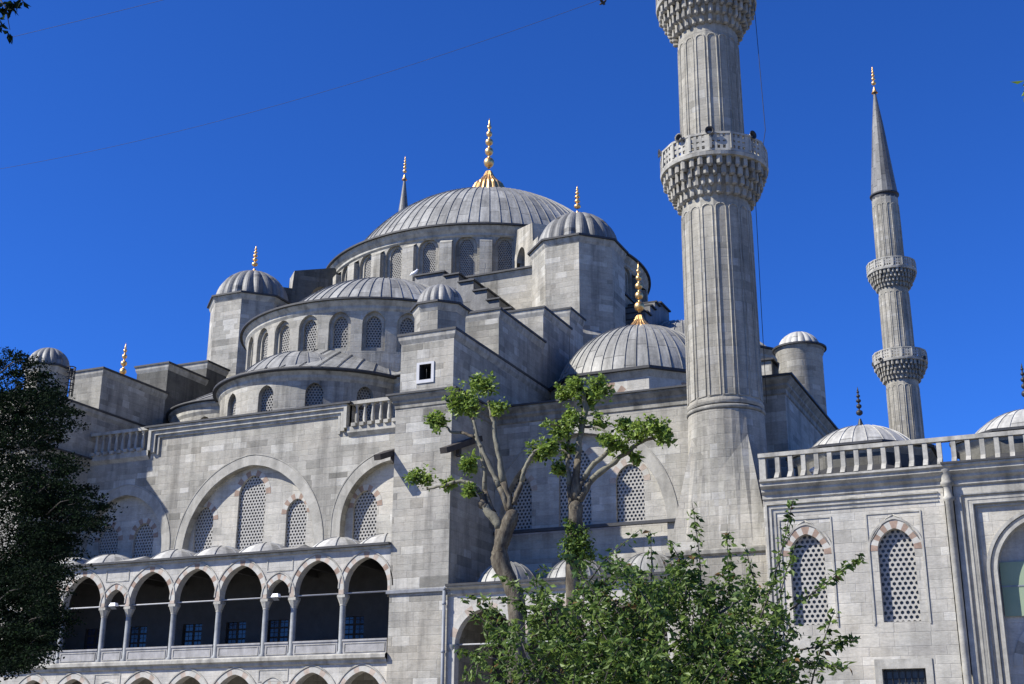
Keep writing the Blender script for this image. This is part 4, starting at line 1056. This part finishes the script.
# dark metal cage beside the left turret
r = thing('cage_ladder', 'dark metal cage ladder standing against the left domed turret', 'ladder', (-10.75, -30.6, 19.1))
mb = MB()
for an in (-60, 0, 60, 120): mb.tube([(-10.75+.24*cos(math.radians(an)), -30.6+.24*sin(math.radians(an)), 19.1), (-10.75+.24*cos(math.radians(an)), -30.6+.24*sin(math.radians(an)), 20.75)], .025, 'blackmetal', 4)
mb.build('rail', r)
for z in (19.45, 19.8, 20.15, 20.5, 20.75):
    mb = MB(); mb.tube([(-10.75+.25*cos(math.radians(a)), -30.6+.25*sin(math.radians(a)), z) for a in range(-120, 181, 30)], .03, 'blackmetal', 4); mb.build('hoop', r)
def bird(loc, s, name, label, mat, fly=False):
    x, y, z = loc; mb = MB()
    mb.tube([(x-.22*s, y, z+.1*s), (x-.1*s, y, z+.16*s), (x+.06*s, y, z+.2*s), (x+.16*s, y, z+.27*s), (x+.2*s, y, z+.34*s), (x+.26*s, y, z+.33*s)], [.02*s, .07*s, .09*s, .06*s, .05*s, .012*s], mat, 8)
    if fly:
        for sg in (-1, 1): mb.face([(x+.08*s, y, z+.2*s), (x-.1*s, y, z+.18*s), (x-.12*s, y+sg*.5*s, z+.34*s), (x+.02*s, y+sg*.45*s, z+.36*s)], mat)
    else:
        mb.tube([(x, y, z), (x, y, z+.14*s)], .012*s, mat, 4)
    tag(mb.build(name), label, 'bird')
bird((1.9, -14.9, 29.8), 1.3, 'gull', 'white gull perched on the ledge right of the upper semi-dome', 'whitepaint')
bird((17.0, -20, 42.9), 1.0, 'bird', 'tiny dark bird flying at the top edge of the sky', 'cable', True)
r = thing('spotlight', 'small white spotlight standing behind the courtyard balustrade', 'spotlight', (29.95, -33.0, 10.5))
mb = MB(); mb.prism(ngon(29.95, -33.0, .24, 10), 10.5, 10.62, 'whitepaint', poly2=ngon(29.95, -33.0, .1, 10)); mb.tube([(29.95, -33.0, 10.6), (29.95, -33.0, 10.8)], .04, 'whitepaint', 6); mb.build('stand', r)
mb = MB(); mb.tube([(29.85, -32.95, 10.88), (30.1, -33.05, 10.94)], [.09, .12], 'whitepaint', 10); mb.build('lamp_head', r)

# ================================================================== TREES
def leafcloud(mb, c, r, n, size, mats, wts, sq=(1, 1, 1), shell=.45):
    for _ in range(n):
        d = Vector((random.gauss(0, 1), random.gauss(0, 1), random.gauss(0, 1))).normalized()*r*(random.random()**shell)
        p = Vector(c)+Vector((d.x*sq[0], d.y*sq[1], d.z*sq[2]))
        addleaf(mb, p, size, random.choices(mats, wts)[0])
def addleaf(mb, p, size, mat, droop=.0):
    s_ = size*random.uniform(.55, 1.45)
    a = Vector((random.gauss(0, 1), random.gauss(0, 1), random.gauss(-droop, .6))).normalized()
    b = a.cross(Vector((random.gauss(0, 1), random.gauss(0, 1), random.gauss(0, 1)))).normalized(); n_ = a.cross(b)
    A = p; wl = .32 if droop == 0 else .25; B = p+a*s_*.45+b*s_*wl+n_*s_*.08; C = p+a*s_-n_*s_*.1; D = p+a*s_*.45-b*s_*wl+n_*s_*.08
    mb.face([A, B, C, D], mat)
import numpy as _np
o_ = Vector((39.318, -81.702, 0)); RM = Matrix(R3)
def at(px, py, Y):   # bakes a surveyed point: direction of sight met with the vertical plane y = Y
    d = RM @ Vector(((px-512)/1271.92, -(py-342)/1271.92, -1)); return o_+d*((Y-o_.y)/d.y)
def pollard(name, label, Y, crop, trunk, branches, clumps, group, ivy=None):
    def c2(p): return (400+p[0]/3.507, 365+p[1]/3.507)
    def pt(p, k=0): q = c2(p); return at(q[0], q[1], Y+k)
    base = at(*c2(trunk[0][:2]), Y); r = thing(name, label, 'tree', (base.x, Y, G0), group)
    mb = MB(); P = [pt(t) for t in trunk]; P = [Vector((P[0].x, Y, G0))]+P; SC = (Y+81.7)/41.5*1.04; rr = [trunk[0][2]*1.25*SC]+[t[2]*SC for t in trunk]
    def smooth(P, rr, m=4):
        Q = []; q2 = []
        for i in range(len(P)-1):
            p0, p1, p2, p3 = P[max(i-1, 0)], P[i], P[i+1], P[min(i+2, len(P)-1)]
            for k in range(m):
                t = k/m; Q.append(.5*((2*p1)+(-p0+p2)*t+(2*p0-5*p1+4*p2-p3)*t*t+(-p0+3*p1-3*p2+p3)*t**3)); q2.append(rr[i]+(rr[i+1]-rr[i])*t)
        return Q+[P[-1]], q2+[rr[-1]]
    Q, q2 = smooth(P, rr); q2 = [a*random.uniform(.92, 1.1) for a in q2]; mb.tube(Q, q2, 'bark', 10); mb.ball(Q[-1], q2[-1]*1.03, 'bark', 10, 7)
    for bi, (pts, ra, rb) in enumerate(branches):
        dk = random.uniform(-1, 1)*.5
        P = [pt(p, dk*i/len(pts)) for i, p in enumerate(pts)]; n = len(P); rr = [(ra+(rb-ra)*i/(n-1))*SC for i in range(n)]
        Q, q2 = smooth(P, rr); Q = [p+Vector((random.gauss(0, .018), random.gauss(0, .018), random.gauss(0, .012))) for p in Q]; kk = max(2, len(Q)//4); rj = [a*random.uniform(.84, 1.2) for a in q2]; mb.tube(Q[:kk+1], rj[:kk+1], 'bark', 8); mb.tube(Q[kk:], rj[kk:], 'barksunlit', 8)
        mb.ball(Q[-1], rb*1.2, 'bark', 7, 5)
        for _ in range(3): kq = random.randrange(2, len(Q)); mb.ball(Q[kq]+Vector((random.uniform(-.04, .04), -.02, 0)), rj[kq]*.9, 'bark', 6, 4)
    mb.build('trunk', r)
    mb = MB()
    for x, y, rad in clumps:
        c = pt((x, y), random.uniform(-.3, .3)); R_ = rad/3.507*(c-o_).length/1271.92*.88
        for k in range(5):   # lumpy: several sub clumps with shoots
            dd = Vector((random.gauss(0, 1), random.gauss(0, 1), random.gauss(0, 1))).normalized()*R_*.6
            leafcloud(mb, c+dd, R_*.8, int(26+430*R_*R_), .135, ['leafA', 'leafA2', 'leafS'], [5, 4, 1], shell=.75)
        for k in range(7):
            d = Vector((random.gauss(0, 1), random.gauss(0, 1), random.gauss(.2, .8))).normalized(); mb.tube([c, c+d*R_*1.15], [.02, .006], 'bark', 4)
            for j in range(12): addleaf(mb, c+d*R_*random.uniform(.7, 1.55)+Vector((random.gauss(0, .05), random.gauss(0, .05), random.gauss(0, .05))), .14, random.choice(['leafA', 'leafA2']))
    if ivy:
        for x, y, rad, n in ivy: leafcloud(mb, pt((x, y), -.15), rad/3.507*.034, n, .12, ['leafB', 'leafA', 'leafS'], [3, 3, 2])
    mb.build('crown', r, weld=False)
g_ = 'pollarded plane trees before the mosque'
pollard('plane_tree', 'left of the two pollarded trees, with a leaf tuft reaching far left', -47.5, None,
        [(410, 900, .3), (392, 780, .28), (352, 690, .31), (354, 635, .26), (372, 580, .26), (392, 530, .23)],
        [([(350, 620), (345, 560), (305, 505), (288, 488)], .17, .13), ([(300, 500), (285, 455), (250, 418), (200, 408), (140, 425), (100, 434)], .1, .035),
         ([(325, 520), (300, 440), (290, 330), (268, 250), (250, 170)], .11, .04), ([(385, 525), (350, 430), (310, 340), (280, 270), (255, 190)], .12, .05),
         ([(390, 510), (365, 410), (345, 310), (325, 200), (312, 130)], .13, .055), ([(400, 490), (425, 410), (445, 345), (470, 308), (500, 290)], .1, .04),
         ([(262, 252), (215, 238), (175, 232), (150, 195), (130, 185)], .06, .03)],
        [(68, 400, 40), (205, 125, 50), (240, 150, 40), (290, 75, 48), (345, 155, 24), (248, 350, 30), (125, 200, 36), (175, 418, 22), (240, 442, 20), (490, 298, 42), (525, 290, 30)], g_)
pollard('plane_tree', 'right of the two pollarded trees, ivy on its trunk and arms spreading right', -46.5, None,
        [(607, 900, .24), (605, 760, .24), (610, 680, .25), (613, 580, .26), (616, 500, .25)],
        [([(600, 500), (592, 400), (588, 320), (590, 230)], .11, .05), ([(612, 480), (622, 360), (630, 240), (650, 150), (635, 60), (632, 50)], .16, .045),
         ([(625, 470), (640, 400), (700, 330), (752, 285), (800, 265)], .12, .045), ([(630, 480), (660, 420), (720, 365), (785, 315), (850, 268), (905, 250)], .13, .05),
         ([(600, 330), (575, 300), (545, 305)], .05, .03), ([(645, 215), (690, 218), (740, 250)], .05, .03)],
        [(630, 75, 45), (700, 85, 42), (575, 100, 30), (650, 130, 38), (565, 215, 48), (610, 185, 34), (700, 203, 26), (560, 360, 26), (590, 300, 26), (735, 270, 38), (790, 215, 28), (835, 235, 38), (890, 222, 50), (930, 250, 28), (825, 325, 16), (780, 285, 25)], g_,
        [(600, 560, 22, 200), (625, 610, 45, 420), (600, 650, 45, 360), (640, 660, 45, 300)])
# ---- near leafy tree with reddish shoots
YB = -64
def shoots(mb, wood, px0, py0, px1, py1, Y, n, lsz, mats, wts, wid=.09, r=.012, dy=0):
    A = at(px0, py0, Y); B = at(px1, py1, Y+dy); P = []
    bend = Vector((random.gauss(0, .06), random.gauss(0, .06), 0))
    for i in range(9): t = i/8; P.append(A.lerp(B, t)+bend*sin(pi*t))
    wood.tube(P, [r*(1-.8*i/8)+.002 for i in range(9)], 'barkdark', 5)
    for k in range(n):
        t = random.random()**.8; i = min(int(t*8), 7); p = P[i].lerp(P[i+1], t*8-i)
        d = Vector((random.gauss(0, 1), random.gauss(0, 1), random.gauss(0, .6))).normalized()
        q = p+d*wid*random.uniform(.2, 1.2)*(1.15-.7*t)
        m = random.choices(mats, wts)[0]
        if t > .93 and random.random() < .12: m = 'leafR'
        addleaf(mb, q, lsz, m, .35)
bt = thing('leafy_tree', 'bushy green tree with reddish shoot tips filling the bottom centre', 'tree', (28.9, YB, G0))
cr = MB(); wd = MB()
base = Vector((29.0, YB, G0))
for tx_, ty_, rr in ((560, 640, .05), (620, 600, .055), (680, 590, .06), (740, 600, .05), (790, 640, .04)):
    B = at(tx_, ty_, YB+random.uniform(-.8, .8)); wd.tube([base, base.lerp(B, .4)+Vector((0, 0, .3)), B], [.09, rr, .02], 'barkdark', 7)
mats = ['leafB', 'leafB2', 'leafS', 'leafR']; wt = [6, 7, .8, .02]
import bisect
top = [(458, 652), (480, 620), (505, 598), (530, 582), (560, 570), (600, 563), (640, 567), (680, 562), (720, 565), (760, 575), (790, 608), (810, 640), (822, 670), (830, 700)]
def topy(x):
    i = min(max(bisect.bisect([p[0] for p in top], x)-1, 0), len(top)-2); a, b = top[i], top[i+1]
    return a[1]+(b[1]-a[1])*(x-a[0])/(b[0]-a[0])
for k in range(430):
    x = random.triangular(455, 835, 640); yt = topy(x); y = yt+random.random()**.8*(760-yt)+8
    Y = YB+random.uniform(-1.5, 1.5)
    a = random.uniform(-2.7, -.4); L = random.uniform(25, 60)
    shoots(cr, wd, x-cos(a)*L*.6, y-sin(a)*L*.6+10, x+cos(a)*L*.5, max(y+sin(a)*L*.5, yt-10), Y, 70, .1, mats, wt, .17, .008, random.uniform(-.4, .4))
for x0, y0, x1, y1, n, w_ in ((700, 640, 692, 503, 150, .13), (735, 640, 727, 530, 130, .13), (685, 600, 668, 540, 80, .12), (760, 620, 793, 500, 140, .10), (775, 640, 795, 545, 90, .12), (790, 610, 862, 556, 110, .12), (800, 650, 855, 640, 100, .14),
                         (790, 660, 845, 668, 80, .14), (640, 600, 612, 548, 70, .12), (600, 600, 570, 552, 70, .13), (540, 610, 500, 575, 70, .13), (520, 640, 470, 612, 70, .13), (500, 660, 455, 650, 70, .13), (520, 600, 462, 598, 60, .10), (650, 600, 650, 530, 60, .11), (590, 580, 640, 530, 50, .1), (810, 690, 835, 610, 80, .13), (760, 600, 745, 545, 60, .12)):
    shoots(cr, wd, x0, y0, x1, y1, YB+random.uniform(-.8, .8), n, .1, ['leafB', 'leafB2', 'leafS', 'leafR'], [4, 6, 1, .08], w_, .012)
wd.build('trunk', bt); cr.build('crown', bt, weld=False)
# ---- dark evergreen at the left edge
YL = -58
lt = thing('evergreen_tree', 'near-black evergreen tree cut by the left edge of the picture', 'tree', (3.6, YL, G0))
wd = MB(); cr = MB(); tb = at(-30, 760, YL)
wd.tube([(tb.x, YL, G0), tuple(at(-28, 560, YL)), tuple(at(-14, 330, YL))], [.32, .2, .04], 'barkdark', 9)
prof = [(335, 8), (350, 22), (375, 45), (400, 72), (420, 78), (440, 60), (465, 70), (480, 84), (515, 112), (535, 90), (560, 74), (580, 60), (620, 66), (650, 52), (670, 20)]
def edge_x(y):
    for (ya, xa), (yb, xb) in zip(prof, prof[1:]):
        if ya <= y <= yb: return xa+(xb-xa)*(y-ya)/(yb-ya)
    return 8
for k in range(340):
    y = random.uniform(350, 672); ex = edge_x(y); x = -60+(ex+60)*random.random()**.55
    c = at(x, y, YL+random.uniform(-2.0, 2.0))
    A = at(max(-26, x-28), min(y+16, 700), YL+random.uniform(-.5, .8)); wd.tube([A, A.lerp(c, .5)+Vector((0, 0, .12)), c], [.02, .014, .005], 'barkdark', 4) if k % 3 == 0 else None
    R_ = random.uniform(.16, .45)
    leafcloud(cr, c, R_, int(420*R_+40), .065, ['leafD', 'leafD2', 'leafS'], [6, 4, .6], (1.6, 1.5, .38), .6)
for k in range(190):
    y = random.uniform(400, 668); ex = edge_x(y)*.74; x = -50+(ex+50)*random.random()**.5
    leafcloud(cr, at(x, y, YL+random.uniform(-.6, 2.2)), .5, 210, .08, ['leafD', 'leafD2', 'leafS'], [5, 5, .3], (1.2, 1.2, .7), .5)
wd.build('trunk', lt); cr.build('crown', lt, weld=False)
# ---- overhanging sprigs of trees standing outside the picture
def overhang(name, label, pts, Y, leaves, size, mats):
    r0 = at(*pts[0], Y); rt = thing(name, label, 'branch', tuple(r0))
    wd = MB(); wd.tube([at(*p, Y) for p in pts], [.02*(1-.8*i/(len(pts)-1)) for i in range(len(pts))], 'barkdark', 5); wd.build('twig', rt)
    m_ = MB()
    for x, y, n, s_ in leaves:
        c = at(x, y, Y)
        for _ in range(n): addleaf(m_, c+Vector((random.gauss(0, s_), random.gauss(0, s_), random.gauss(0, s_))), size, random.choice(mats), .9)
    m_.build('leaves', rt, weld=False)
overhang('branch', 'dark leafy sprig hanging into the top left corner', [(-60, -60), (-10, -15), (6, 8), (10, 30)], -70, [(0, 8, 40, .06), (12, 4, 26, .035), (9, 33, 6, .012), (-2, 22, 26, .04), (22, 0, 6, .015)], .13, ['leafD', 'leafS', 'leafD2'])
overhang('branch', 'bright green sprig just entering at the right edge of the sky', [(1080, 60), (1050, 75), (1030, 88)], -70, [(1030, 82, 16, .03), (1026, 94, 8, .02), (1040, 80, 18, .05)], .1, ['leafA', 'leafA2'])
